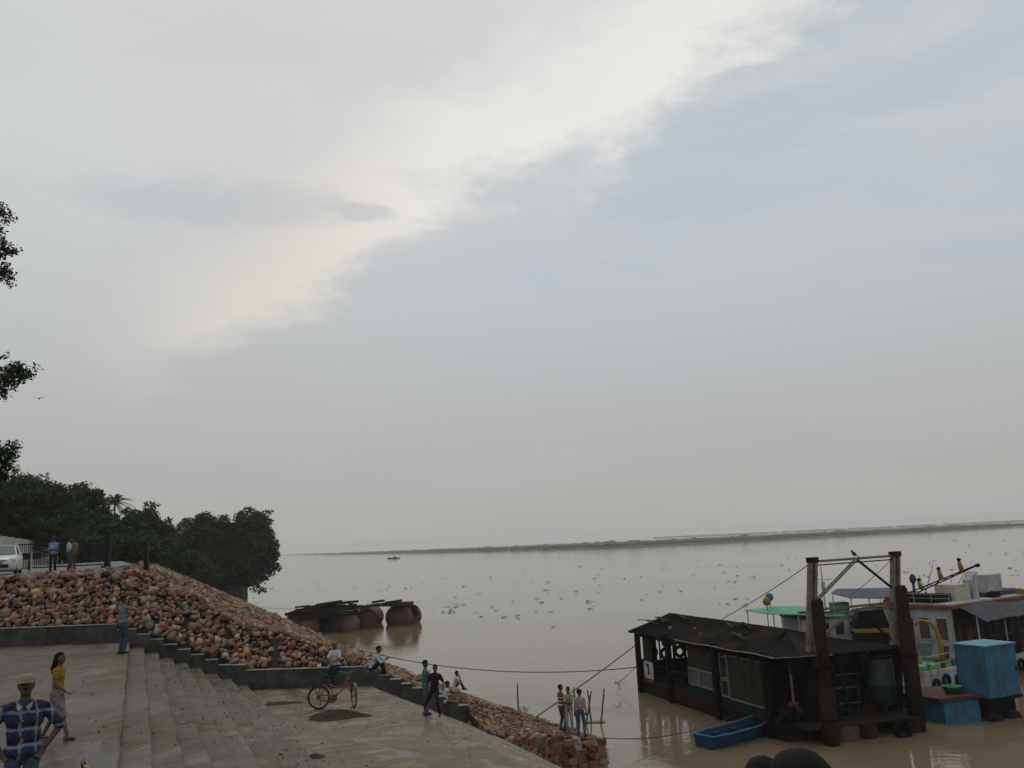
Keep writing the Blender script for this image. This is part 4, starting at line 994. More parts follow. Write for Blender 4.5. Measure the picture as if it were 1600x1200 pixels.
for k in range(14): cb.box((.35 + random.uniform(-.45, .5), -.3 + random.uniform(-.3, .3), .8 + random.random() * .5), [random.uniform(.15, .4) for _ in range(3)], Euler((random.random(), random.random(), random.random())).to_matrix())
stuff(cb.build('clutter', M_POST, JET))
MB().box((.75, -.3, 1.0), (.3, .25, .5)).build('cloth_bundle', pm('faded_purple_cloth', (.05, .025, .06), .9), JET); MB().box((.55, -.4, 1.35), (.35, .2, .3)).build('cloth_bundle', pm('faded_red_cloth', (.14, .05, .035), .9), JET)
ty = MB().torus((0, 0, 0), .33, .13, (.3, -1, .15), 22, 10)
o = tag(ty.build('tyre', M_DARKST, None, True), 'big black tyre fender hanging low at the jetty end above the water', 'tyre'); o.location = JW(4.6, -1.95, .3)
o = tag(MB().torus((0, 0, 0), .3, .12, (.6, -1, .1), 22, 10).build('tyre', M_DARKST, None, True), 'black tyre wedged under the jetty corner right of the blue rowing boat', 'tyre'); o.location = JW(-.2, -.75, .75)

# ------------------------------------------------------------------ gantry over the jetty end
M_GAN = pm('weathered_gantry', (.15, .13, .108), .8, .3, 3, .3, stain=(.07, .045, .03), stain_amt=.5)
def gantry():
    o0 = JW(4.25, -.36, .64); t = thing('steel_gantry', 'tall weathered gantry frame of two legs and cross bars above the jetty', 'gantry', o0, JTH)
    Lb, Lt = Vector((-2.95, 0, 0)), Vector((-2.0, 0, 6.55)); Rb, Rt = Vector((1.35, 0, 0)), Vector((2.36, 0, 6.6))
    for a, b in ((Lb, Lt), (Rb, Rt)):
        lg = MB()
        for dx in (-.16, .16): lg.bar(a + Vector((dx, 0, 0)), b + Vector((dx * .8, 0, 0)), .12, .24)
        o = lg.build('leg', M_GAN, t); lc = MB()
        for k in range(13): p, q = a.lerp(b, k / 13), a.lerp(b, (k + .8) / 13); s = 1 if k % 2 else -1; lc.bar(p + Vector((-.11 * s, 0, 0)), q + Vector((.11 * s, 0, 0)), .04, .06)
        lc.build('lacing', M_GAN, o)
        MB().box(b + Vector((0, 0, .08)), (.42, .34, .22)).build('leg_head', M_RUST, t); MB().bar(a, a.lerp(b, .415), .50, .36).build('leg_roof_shade', M_POST, t)  # dark sleeve paints in the roof's shade on the lower leg
    mp = lambda a, b, k: a.lerp(b, k)
    MB().bar(Lt, Rt, .12, .1).build('top_beam', M_GAN, t); MB().bar(Lt - Vector((0, 0, .16)), Rt - Vector((0, 0, .16)), .08, .05).build('top_beam', M_RUST, t)
    m1, m2 = mp(Lb, Lt, .69), mp(Rb, Rt, .69)
    MB().bar(m1, m2, .1, .1).build('middle_beam', M_GAN, t); MB().bar(m1 - Vector((0, 0, .2)), m2 - Vector((0, 0, .2)), .08, .06).build('middle_beam', M_GAN, t)
    c = mp(Lt, Rt, .5); cm_ = mp(m1, m2, .5)
    for d in (-.06, .1):
        MB().bar(c + Vector((d, -.05, -.05)), mp(Lb, Lt, .74) + Vector((.1 + d, -.05, 0)), .05, .06).build('brace', M_GAN, t)
        MB().bar(cm_ + Vector((d, -.05, -.1)), mp(Lb, Lt, .48) + Vector((.1 + d, -.05, 0)), .05, .06).build('brace', M_GAN, t)
    MB().bar(c + Vector((.15, .03, -.05)), mp(Rb, Rt, .77), .07, .09).build('brace', M_POST, t); MB().bar(cm_ + Vector((.1, .03, -.1)), mp(Rb, Rt, .43), .07, .09).build('brace', M_POST, t)
    rg = MB()
    for k in range(9): z = 3.2 + k * .4; p = mp(Lb, Lt, z / 6.55); rg.tube(p + Vector((.2, 0, 0)), p + Vector((.32, 0, .03)), .018, None, 5)
    rg.build('step_irons', M_RUST, t)
    return t, o0 + Matrix.Rotation(JTH, 3, 'Z') @ Lt, o0 + Matrix.Rotation(JTH, 3, 'Z') @ Rt, o0 + Matrix.Rotation(JTH, 3, 'Z') @ c
GT, GLT, GRT, GC = gantry()
def crow():
    p = GC + Vector((0, 0, .06)); t = thing('perched_crow', 'black crow perched on the top beam of the gantry', 'bird', p, R(30)); Mc = pm('crow_black', (.012, .012, .015), .5, .2, 8, 0)
    b = MB().ell((0, 0, .16), (.07, .13, .08), 12, 8, Matrix.Rotation(R(35), 3, 'X')); b.ell((0, .09, .27), (.045, .055, .05), 10, 7); b.build('body', Mc, t, True)
    MB().tube((0, .13, .27), (0, .2, .25), .018, .003, 6).build('beak', Mc, t); MB().box((0, -.17, .06), (.06, .2, .02), Matrix.Rotation(R(30), 3, 'X')).build('tail', Mc, t)
    for s in (-1, 1): MB().tube((s * .025, .01, .1), (s * .025, .02, -.03), .008, .006, 5).build('leg', Mc, t)
crow()
for x, lab, top, wd in ((1.25, 'rusty brown steel pile at the left of the gantry', 5.75, .25), (5.9, 'rusty brown steel pile with thicker lower sleeve at the right of the gantry', 6.0, .26)):
    o0 = JW(x, -1.78 if x < 3 else -1.3, 0); t = thing('mooring_pile', lab, 'pile', o0, JTH)
    MB().lathe([(wd, -1.5), (wd, top - .15), (wd * .7, top)], 14).build('tube', M_RUST, t, True)
    sl_ = [(wd + .07, -1.5), (wd + .07, 2.2 if x < 3 else 4.6), (wd, 2.25 if x < 3 else 4.65)]
    MB().lathe(sl_, 14).build('sleeve', M_RUST, t, True)
    for z in (.9, 3.0): MB().lathe([(wd + .09, z), (wd + .1, z + .12)], 14).build('collar', M_POST, t)

# ------------------------------------------------------------------ boats behind the jetty
M_BWHITE = pm('boat_white', (.35, .36, .375), .6, .15, 1.5, .1, stain=(.15, .10, .07), stain_amt=.6, stain_scale=1.8, streak=True)
M_BGREEN = pm('boat_green', (.04, .19, .085), .6, .25, 2, .15, stain=(.11, .16, .11), stain_amt=.6)
M_REDROOF = pm('red_lead', (.19, .055, .038), .7, .25, 2, .15)
M_BLUE = pm('bright_blue', (.034, .125, .205), .6, .18, 1.6, .12, stain=(.06, .045, .036), stain_amt=.5, stain_scale=2.0, streak=True)
M_YEL = pm('yellow_paint', (.22, .145, .025), .6, .2, 5, .1)
M_GREYAWN = pm('grey_awning', (.06, .062, .072), .8, .2, 2, .2)
M_BLUEAWN = pm('blue_grey_tarp', (.075, .092, .125), .75, .2, 2, .2)
M_BROWNWIN = pm('brown_shutter', (.10, .06, .035), .7, .2, 5, .1)
def cloth_(n_, c_): return pm('hung_' + n_, c_, .9, .2, 8, .3)
def hull_mesh(L, W, z0, z1, bow=.25, stern=.9, n=14, sheer=.25, flare=.82):
    vs, fs = [], []; prof = 6
    for i in range(n + 1):
        t = i / n; hw = W / 2 * (min(1, stern + (1 - stern) * (t / .2)) if t < .2 else (1 if t < 1 - bow else math.sqrt(max(0, 1 - ((t - (1 - bow)) / bow) ** 2)) * .98 + .02))
        zt = z1 + sheer * max(0, (t - .55) / .45) ** 2
        for s in (-1, 1):
            pts = [(s * hw * k, zz) for k, zz in ((.35, z0), (flare, z0 + (zt - z0) * .35), (1, zt))]
            vs += [(x, t * L, z) for x, z in pts]
    m = 6
    for i in range(n):
        a, b = i * m, (i + 1) * m
        for k in (0, 1): fs.append((a + k, b + k, b + k + 1, a + k + 1)); fs.append((a + 3 + k, a + 4 + k, b + 4 + k, b + 3 + k))
        fs.append((a, a + 3, b + 3, b))
    fs.append((0, 1, 2, 5, 4, 3)); fs.append((n * m, n * m + 3, n * m + 4, n * m + 5, n * m + 2, n * m + 1))
    return vs, fs
def framed_window(parent, a, b, z0, z1, pane, out, w_=.06, frame=None):
    """window between plan points a and b on a wall; out = outward normal"""
    a, b, out = Vector((*a, 0)), Vector((*b, 0)), Vector((*out, 0)); d = (b - a).normalized(); f = MB()
    def bb(p, q, zz0, zz1, o0, o1, mb):
        P = [p + out * o0, q + out * o0, q + out * o1, p + out * o1]; mb.prism([(v_.x, v_.y) for v_ in P], zz0, zz1)
    bb(a, a + d * w_, z0, z1, -.02, .05, f); bb(b - d * w_, b, z0, z1, -.02, .05, f); bb(a + d * w_, b - d * w_, z0, z0 + w_, -.02, .05, f); bb(a + d * w_, b - d * w_, z1 - w_, z1, -.02, .05, f)
    o = f.build('window', frame or M_BWHITE, parent); g = MB(); bb(a + d * w_, b - d * w_, z0 + w_, z1 - w_, .005, .02, g); g.build('pane', pane, o)
    return o
# white ferry: long axis +X local (heading right and away), stern at the left
FO, FTH = onz(1449, 1084, 0), R(33)
FER = thing('white_ferry', 'white ferry with red-edged roof, brown windows and green stern deck', 'ferry', FO, FTH)
def FW(x, y, z): return FO + Matrix.Rotation(FTH, 3, 'Z') @ Vector((x, y, z))
FL, FWD = 19.0, 6.6
poly = [(0, .55), (.5, 0), (FL, 0), (FL, FWD), (.5, FWD), (0, FWD - .55)]
MB().prism(poly, -.5, .18).build('hull_bottom', pm('boot_topping', (.10, .025, .022), .7, .3, 2, .2), FER); MB().prism(poly, .183, .86).build('hull', M_BWHITE, FER)
def inset(k): return [(k, .55 + k * .4), (.5 + k * .6, k), (FL - k, k), (FL - k, FWD - k), (.5 + k * .6, FWD - k), (k, FWD - .55 - k * .4)]
MB().prism(inset(.1), .863, .90).build('deck', M_BGREEN, FER)
for (a, b) in zip(poly, poly[1:] + poly[:1]): MB().bar((*a, .95), (*b, .95), .09, .2).build('bulwark', M_BWHITE, FER)
HX0, HX1, HY0, HY1, HZ0, HZ1 = 5.5, 15.5, 1.5, 6.1, .9, 3.75
MB().span(HX0, HX1, HY0, HY1, HZ0, HZ1).build('deckhouse', M_BWHITE, FER)
MB().span(HX0 - .25, HX1 + .2, HY0 - .2, HY1 + .25, HZ1 + .003, HZ1 + .18).build('roof', M_REDROOF, FER)
MB().span(HX0 + .1, HX1 - .1, HY0 + .1, HY1 - .1, HZ1 + .183, HZ1 + .24).build('roof_deck', M_BWHITE, FER)
for y0, y1, z0, z1, pn in ((1.75, 2.5, 1.95, 3.25, M_BROWNWIN), (2.85, 3.6, 1.95, 3.25, M_BROWNWIN), (4.95, 5.6, 2.1, 3.2, mat_glass('pale_glass', (.16, .2, .2)))):
    framed_window(FER, (HX0, y1), (HX0, y0), z0, z1, pn, (-1, 0))
framed_window(FER, (HX0, 3.6), (HX0, 2.9), .92, 1.8, pm('grey_cloth', (.2, .19, .2)), (-1, 0)); framed_window(FER, (HX0, 2.5), (HX0, 1.8), .92, 1.75, M_BROWNWIN, (-1, 0))
for k in range(5):
    x = HX0 + .5 + k * 1.6; framed_window(FER, (x, HY0), (x + .8, HY0), 1.9, 3.1, mat_glass(), (0, -1), frame=pm('dull_frame', (.12, .115, .115)))
for k_ in range(12): MB().span(HX0 + .12 + k_ * .8, HX0 + .90 + k_ * .8, HY0 - .035, HY0 - .004, .92, 3.65).build('awning_shade_board', pm('awning_shade', (.028, .025, .024), .85, .4, 2, .2, rand=.6), FER)  # dark boards added to paint in the shade under the awning
MB().span(HX0 + 1.2, HX0 + 1.9, HY0 - .07, HY0 - .038, .92, 2.5).build('door', M_BROWNWIN, FER); 
# side awning facing the camera
AW = MB(); n = 14; vs, fs = [], []
for i in range(n + 1):
    x = HX0 - .15 + i * .66; rag = random.uniform(-.05, .04)
    for j, (y, z) in enumerate(((HY0 - .05, 3.70), (HY0 - .7, 3.86 + .12 * math.sin(i * .5)), (HY0 - 2.1, 3.2 + rag))): vs.append((x, y, z + .02 * (i % 2)))
for i in range(n):
    for j in range(2): fs.append((i * 3 + j, i * 3 + j + 1, (i + 1) * 3 + j + 1, (i + 1) * 3 + j))
k = len(vs); vs += [(x, y, z - .03) for x, y, z in vs]; fs += [tuple(reversed([q + k for q in f])) for f in fs]
AW.add(vs, fs).build('side_awning', M_GREYAWN, FER)
for x in (HX0 + .2, HX0 + 3.0, HX0 + 5.8, HX0 + 8.6): MB().tube((x, HY0 - 1.35, .9), (x, HY0 - 1.35, 3.45), .045, None, 8).build('awning_post', M_BWHITE, FER)
MB().span(HX0 + .6, HX0 + 4.8, HY0 - 1.1, HY0 - .1, .9, 1.75).build('side_bench', M_POST, FER)
MB().ell((HX0 + 1.0, HY0 - .7, 1.5), (.4, .3, .65), 12, 8).build('sack_heap', M_POST, FER, True)
def rail(pts, zs, parent, m_, name='railing', r=.022):
    mb = MB()
    for z in zs: mb.path([(x, y, z) for x, y in pts], r, 6)
    for a, b in zip(pts, pts[1:]):
        L = math.dist(a, b); k = max(1, int(L / 1.1))
        for i in range(k + 1): x, y = a[0] + (b[0] - a[0]) * i / k, a[1] + (b[1] - a[1]) * i / k; mb.tube((x, y, .9), (x, y, max(zs)), r, None, 6)
    return mb.build(name, m_, parent)
rail([(2.6, .12), (.5, .12), (.08, .65), (.08, FWD - .65)], (1.35, 1.75), FER, pm('rail_grey', (.28, .29, .3), .6)); rail([(10.6, .12), (14.5, .12)], (1.35, 1.9), FER, pm('rail_grey', (.28, .29, .3), .6))
# stern deck gear
MB().span(1.0, 2.6, .7, 2.3, .9, 1.15).build('hatch', pm('pale_green_hatch', (.18, .34, .22), .6, .2, 2, .1), FER); MB().span(.8, 2.9, 3.0, 5.2, .9, 1.22).build('hatch', M_BGREEN, FER)
MB().span(3.2, 5.0, .35, .5, .9, 1.3).build('deck_locker', M_GREYAWN, FER)
def bollard(x, y):
    o = MB().lathe([(.07, 0), (.07, .35), (.02, .36)], 10, (x, y, .9)).build('bollard', M_BGREEN, FER); MB().ell((x, y, 1.3), (.13, .13, .09), 10, 6).build('bollard_cap', M_YEL, o, True)
bollard(.95, .35); bollard(5.3, .45); bollard(.5, 2.5)
dv = [Vector((2.9, .75, .9)), Vector((2.9, .75, 2.0)), Vector((2.85, .85, 2.9)), Vector((2.65, 1.05, 3.3)), Vector((2.3, 1.4, 3.4)), Vector((2.05, 1.6, 3.15))]
MB().path(dv, [.14, .13, .11, .09, .08, .06], 10).build('davit', M_YEL, FER, True)
MB().torus((HX0 - .09, 4.3, 1.5), .28, .08, (1, 0, 0), 18, 8).build('lifebuoy', pm('buoy_red_white', (.42, .12, .09), .7, .4, 4, 0), FER, True)
# roof gear: boom with yellow sheaves, white tank, funnel
bm0, bm1 = Vector((HX0 + .2, 4.4, 4.25)), Vector((HX0 + 4.6, 2.2, 5.95))
bo = MB()
for dz in (0, .22): bo.bar(bm0 + Vector((0, 0, dz)), bm1 + Vector((0, 0, dz * .2)), .06, .06)
for k in range(10): p = bm0.lerp(bm1, k / 10); q = bm0.lerp(bm1, (k + 1) / 10); bo.bar(p + Vector((0, 0, .22 * (1 - k / 12) if k % 2 else 0)), q + Vector((0, 0, 0 if k % 2 else .22 * (1 - k / 12))), .04, .04)
bo.build('boom', M_DARKST, FER)
for k, s in ((.22, .8), (.5, 1), (.78, 1)):
    p = bm0.lerp(bm1, k) + Vector((0, 0, .2)); o = MB().lathe([(.13 * s, -.08), (.16 * s, .1), (.1 * s, .5 * s)], 10, p, Matrix.Rotation(R(-18), 3, 'Y')).build('lamp_horn', M_YEL, FER, True); MB().ell(p + Vector((-.14 * s, 0, .58 * s)), (.13, .13, .1), 8, 6).build('horn_mouth', M_DARKST, o, True)
MB().ell(bm1, (.22, .14, .12), 10, 6).build('boom_head', M_DARKST, FER, True)
MB().tube((HX0 + .9, 4.2, 4.0), (HX0 + .9, 4.2, 5.3), .08, None, 8).ell((HX0 + .9, 4.2, 5.35), (.2, .2, .3), 10, 7).build('signal_post', pm('navy_paint', (.03, .04, .09), .6), FER, True)
MB().box((HX0 + 2.9, 3.0, 4.45), (1.5, 1.3, .95)).build('roof_tank', pm('cream_tank', (.42, .38, .31), .7, .15, 2, .1), FER); MB().span(HX0 + .4, HX0 + 2.0, 2.6, 5, 4.0, 4.45).build('roof_stores', M_POST, FER)
MB().prism([(HX0 + 3.9, 2.3), (HX0 + 4.5, 2.3), (HX0 + 4.5, 2.9), (HX0 + 3.9, 2.9)], 4.0, [5.1, 5.6, 5.6, 5.1]).build('funnel', M_BWHITE, FER)
MB().span(HX0 + 5.2, HX0 + 9.6, 2.4, 3.6, 4.0, 4.25).build('roof_planks', M_GREYAWN, FER); MB().box((HX0 + 6.9, 3.2, 4.75), (1.7, 1.2, 1.05)).build('roof_tank', M_BWHITE, FER)
MB().box((HX0 + .5, 5.1, 4.15), (1.0, 1.0, .35)).ell((HX0 + .3, 5.0, 4.42), (.4, .3, .16), 10, 6).build('red_raft_box', pm('maroon', (.16, .02, .025), .6), FER)

crng = random.Random(77)
for k in range(9): MB().torus((.6 + k * 1.25 + crng.uniform(-.3, .3), -.1, .35 + crng.uniform(-.1, .15)), .26, .09, (0, 1, 0), 16, 7).build('tyre_fender', M_DARKST, FER, True)
for k in range(16):
    x, y = crng.uniform(HX0 + .3, HX1 - .5), crng.uniform(HY0 + .3, HY1 - .4); h_ = crng.uniform(.12, .5)
    MB().box((x, y, HZ1 + .24 + h_ / 2), (crng.uniform(.2, .9), crng.uniform(.2, .6), h_), Matrix.Rotation(crng.random() * 3, 3, 'Z')).build('roof_cargo', crng.choice([M_POST, M_GREYAWN, M_TIMB, M_REDROOF, M_BWHITE, M_YEL]), FER)
for k in range(5): x = HX0 + .4 + k * 1.7; MB().tube((x, crng.uniform(2, 5), HZ1 + .2), (x + crng.uniform(-.1, .1), 3.5, HZ1 + crng.uniform(1.0, 2.6)), .025, .015, 6).build('aerial', M_DARKST, FER)
rail([(HX0 + .1, HY0 + .05), (HX0 + .1, HY1 - .1)], (HZ1 + .55, HZ1 + .8), FER, pm('rail_grey', (.28, .29, .3), .6), 'roof_rail', .016)
for k in range(7):
    x, y = crng.uniform(.7, 5.0), crng.uniform(.8, 5.8); r_ = crng.uniform(.14, .26)
    if crng.random() < .5: MB().lathe([(r_, 0), (r_ * 1.04, .3), (r_, .62)], 12, (x, y, .9)).build('drum', crng.choice([M_BLUE, M_RUST, M_DARKST, M_YEL]), FER, True)
    else: MB().torus((x, y, 1.0), r_ * 1.2, .06, (0, 0, 1), 16, 6).build('rope_coil', M_ROPE, FER, True)
for k in range(5):   # washing and tarps hung along the stern rail
    y = .9 + k * .95; MB().plate([(.02, y, 1.75), (.02, y + .55, 1.73), (-.02, y + .52, 1.73 - crng.uniform(.3, .6)), (-.02, y + .06, 1.73 - crng.uniform(.3, .6))], .012).build('hung_cloth', crng.choice([cloth_('rag_grey', (.14, .13, .13)), cloth_('rag_red', (.14, .04, .035)), M_BLUEAWN]), FER)
# green-canopied launch, alongside, seen over the jetty roof
LO, LTH = Vector((14.6, 55.5, 0)), R(8)
LAU = thing('green_roof_launch', 'launch with light green canopy and white cabin behind the jetty roof', 'launch', LO, LTH)
vs, fs = hull_mesh(13.0, 3.6, -.5, .85, .25, .85); rotm = Matrix.Rotation(R(-90), 3, 'Z')
MB().add([tuple(rotm @ Vector(p) + Vector((-1.2, 0, 0))) for p in vs], fs).build('hull', M_BWHITE, LAU)
MB().prism([(-1.1, -1.5), (9, -1.6), (9, 1.6), (-1.1, 1.5)], .8, .87).build('deck', M_BGREEN, LAU)
cz = 3.85
cv = [(-.3, 1.5, cz - .12), (-.3, -1.9, cz - .1), (3.9, -2.0, cz - .45), (3.9, 1.6, cz - .45), (1.2, .1, cz + .12), (3.9, -.1, cz - .05)]
MB().add(cv + [(x, y, z - .05) for x, y, z in cv], [(0, 1, 4), (1, 2, 5, 4), (3, 0, 4, 5), (6, 10, 7), (7, 10, 11, 8), (9, 11, 10, 6), (0, 6, 7, 1), (1, 7, 8, 2), (2, 8, 11, 5), (5, 11, 9, 3), (3, 9, 6, 0)]).build('canopy', pm('mint_green', (.10, .32, .18), .6, .15, 2, .1, stain=(.12, .17, .11), stain_amt=.5), LAU)
for x, y in ((-.15, -1.75), (.75, -1.8), (1.75, -1.85), (-.15, 1.3), (1.6, 1.4)): MB().tube((x, y, .87), (x, y, cz - .15), .035, None, 8).build('canopy_post', pm('rail_grey', (.28, .29, .3), .6), LAU)
MB().span(2.1, 6.2, -1.45, 1.4, .87, 3.2).build('cabin', M_BWHITE, LAU)
for k in range(4): framed_window(LAU, (2.25 + k * .95, -1.45), (2.95 + k * .95, -1.45), 2.15, 3.0, mat_glass(), (0, -1))
MB().span(2.05, 6.3, -1.55, 1.5, 3.203, 3.3).build('cabin_roof', M_BGREEN, LAU)
o = MB().box((2.35, -1.6, 3.55), (.9, .3, .3)).build('name_board', pm('dark_red_paint', (.13, .02, .02), .6), LAU); MB().box((3.4, -1.7, 3.5), (1.2, .2, .26)).build('rolled_tarp', M_DARKST, LAU)
MB().box((5.6, .4, 3.65), (1.0, .7, .6)).build('roof_locker', M_BGREEN, LAU)
for x, y, m_, z in ((.25, -.9, M_YEL, 4.15), (.75, -.2, M_BLUE, 4.35)):
    MB().tube((x, y, cz - .1), (x, y, z), .03, None, 6).ell((x, y, z + .2), (.26, .2, .26), 12, 8).build('float_ball', m_, LAU, True)
MB().tube((4.6, .3, 3.3), (4.6, .3, 6.3), .05, .03, 8).tube((4.0, .3, 5.4), (5.2, .3, 5.4), .025, None, 6).box((4.6, .25, 5.0), (.22, .12, .55)).build('mast', pm('rail_grey', (.28, .29, .3), .6), LAU)
# blue-grey awning on thin posts over the launch's after deck
aw = [(5.4, -1.5, 4.35), (8.0, -1.9, 4.2), (9.6, -1.5, 4.45), (9.6, 1.4, 4.6), (6.1, 1.5, 4.7), (5.4, .9, 4.5), (7.4, 0, 4.72)]
MB().add(aw + [(x, y, z - .05) for x, y, z in aw], [(0, 1, 6), (1, 2, 6), (2, 3, 6), (3, 4, 6), (4, 5, 6), (5, 0, 6), (8, 7, 13), (9, 8, 13), (10, 9, 13), (11, 10, 13), (12, 11, 13), (7, 12, 13)] + [(i, (i + 1) % 6, 7 + (i + 1) % 6, 7 + i)[::-1] for i in range(6)]).build('after_awning', M_BLUEAWN, LAU)
for x, y in ((5.5, -1.35), (6.6, -1.5), (8.0, -1.7), (9.5, -1.4), (5.6, 1.1), (9.4, 1.3)): MB().tube((x, y, .87), (x, y, 4.35), .035, None, 8).build('awning_post', pm('rail_grey', (.28, .29, .3), .6), LAU)
rail([(6.3, -1.55), (9.4, -1.5)], (3.0, 3.35), LAU, pm('rail_grey', (.28, .29, .3), .6))
HB = thing('engine_hood', 'black tarpaulin hood over a yellow engine box behind the jetty roof', 'engine cover', LO + Matrix.Rotation(LTH, 3, 'Z') @ Vector((5.5, -3.2, .0)), R(-14))
MB().prism([(-.95, -.8), (.95, -.8), (.95, .8), (-.95, .8)], .7, 2.5).build('base_box', M_DARKST, HB); MB().prism([(-.97, -.82), (.97, -.82), (.97, .82), (-.97, .82)], 2.503, 2.75).build('yellow_band', M_YEL, HB)
MB().add([(-1.0, -.85, 2.75), (1.0, -.85, 2.75), (1.0, .85, 2.75), (-1.0, .85, 2.75), (-.6, -.7, 3.75), (.7, -.7, 3.95), (.7, .7, 3.95), (-.6, .7, 3.75)], [(0, 1, 5, 4), (1, 2, 6, 5), (2, 3, 7, 6), (3, 0, 4, 7), (4, 5, 6, 7)]).build('hood', M_DARKST, HB)
MB().bar((1.02, -.86, 2.7), (.95, -.86, 4.0), .07, .07).bar((.2, -.86, 4.0), (.95, -.86, 4.0), .07, .07).build('hood_frame', pm('ochre_frame', (.28, .2, .08), .7), HB)
MB().prism([(-1.6, -1.5), (1.6, -1.5), (1.6, 1.2), (-1.6, 1.2)], -.4, .7).build('float', M_HULL, HB)

# blue work float and the blue cabin standing on its own float
bf = onz(1478, 1131, 0); br = onz(1529, 1127, 0); d = br - bf; th = math.atan2(d.y, d.x)
BF = thing('blue_work_float', 'low blue steel float with rusty red top beside the ferry', 'float', bf, th); W_ = d.length + .15
MB().prism([(0, 0), (W_, 0), (W_ + .3, 2.4), (-.9, 2.4)], -.4, [.92, .98, .98, .92]).build('tank', M_BLUE, BF)
MB().prism([(-.2, -.1), (W_ + .1, -.1), (W_ + .35, 2.5), (-1.0, 2.5)], [.925, .985, .985, .925], [1.06, 1.12, 1.12, 1.06]).build('top_plate', pm('rusty_red_plate', (.08, .035, .025), .8, .35, 3, .3), BF)
tb2 = tag(MB().lathe([(.3, 0), (.42, .28), (.44, .3), (.40, .3), (.28, .04)], 18).build('plastic_tub', pm('bright_green_plastic', (.03, .17, .07), .5, .1, 4, 0), None, True), 'bright green plastic tub on the rusty red float top', 'tub'); tb2.location = bf + Matrix.Rotation(th, 3, 'Z') @ Vector((W_ * .6, .8, 1.1))
c0 = aty(1548, 1092, 39.6); c1 = aty(1597, 1089, 40.4); th2 = math.atan2(c1.y - c0.y, c1.x - c0.x); wbox = math.hypot(c1.x - c0.x, c1.y - c0.y)
CB = thing('blue_cabin', 'tall bright blue cabin box standing on dark floats at the right edge', 'cabin', (c0.x, c0.y, c0.z), th2); hbx = 2.16
MB().span(0, wbox, 0, 1.55, 0, hbx).build('body', M_BLUE, CB); MB().span(-.06, wbox + .06, -.06, 1.62, hbx + .003, hbx + .06).build('roof', pm('pale_blue_top', (.12, .25, .32), .6, .15, 2, .1), CB)
for x in (wbox * .33, wbox * .66): MB().span(x - .012, x + .012, -.012, 0, .03, hbx - .03).build('seam', M_BLUE, CB)
MB().span(wbox - .16, wbox - .1, -.05, 0, 1.0, 1.2).build('handle', M_DARKST, CB)
for x in (.05, wbox - .75): MB().lathe([(.3, 0), (.34, .04), (.34, 1.5), (.3, 1.54)], 14, (x + .35, .05, -.32 - c0.z + .28), Matrix.Rotation(R(-90), 3, 'X')).build('float_drum', M_HULL, CB, True)
MB().span(-.15, wbox + .1, .02, 1.6, -.14, -.004).build('frame', M_POST, CB); MB().span(.1, wbox - .1, .3, 1.4, -c0.z - .2, -.14).build('pedestal', M_POST, CB)

# blue rowing boat
p0, p1 = onz(1100, 1169, 0), onz(1203, 1141, 0); d = p1 - p0; th = math.atan2(-d.x, d.y); Lr = d.length
RB = thing('blue_rowing_boat', 'small blue open rowing boat lying beside the jetty hull', 'boat', p0, th)
vs, fs = hull_mesh(Lr, 1.35, -.18, .5, .45, .8, 16, .22, .8); k = len(vs)
inner = [(x * .9, y if .06 < y < Lr - .1 else (y + .06 if y <= .06 else y - .12), z * .96 + (.06 if z < .1 else 0.0)) for x, y, z in vs]
nn = 16; ff = [f for f in fs if not (len(f) == 6)]
hb = MB(); hb.add(vs, fs); hb.add(inner, [tuple(reversed(f)) for f in fs])
for i in range(nn):
    for s in (2, 5): a, b = i * 6 + s, (i + 1) * 6 + s; hb.f.append((a, b, b + k, a + k))
hb.f.append((2, 5, 5 + k, 2 + k)); M_RB = pm('rowboat_blue', (.014, .052, .10), .55, .25, 3, .15, stain=(.05, .045, .04), stain_amt=.4)
hb.build('hull', M_RB, RB)
gw = MB()
for s in (2, 5): gw.path([vs[i * 6 + s] for i in range(nn + 1)], .035, 6)
gw.path([vs[2], vs[5]], .035, 6); gw.build('gunwale', pm('rowboat_pale_blue', (.05, .15, .25), .5, .15, 3, .1), RB)
for t_ in (.3, .55): MB().box((0, Lr * t_, .34), (1.1, .22, .04)).build('thwart', M_RB, RB)
MB().box((0, Lr * .12, .3), (.95, .3, .04)).build('stern_seat', M_RB, RB)
MB().tube((-.2, Lr * .2, .4), (.1, Lr * .7, .42), .022, None, 6).box((.13, Lr * .76, .42), (.12, .4, .025)).build('oar', M_TIMB, RB)
# far rowing boat with two figures' worth of dark load, in mid river
fb = onz(615, 873, 0); t = thing('distant_boat', 'tiny dark boat far out below the opposite bank', 'boat', fb, R(80))
vs, fs = hull_mesh(11, 2.2, -.2, .8, .4, .5, 12, .6); MB().add([(x, y - 5.5, z) for x, y, z in vs], fs).build('hull', M_DARKST, t); MB().box((0, -1, 1.3), (1.6, 3, 1.0), None, (.7, .8)).build('shelter', M_DARKST, t); MB().tube((0, 2.6, .7), (0, 2.7, 2.3), .25, .15, 6).build('load', M_DARKST, t)

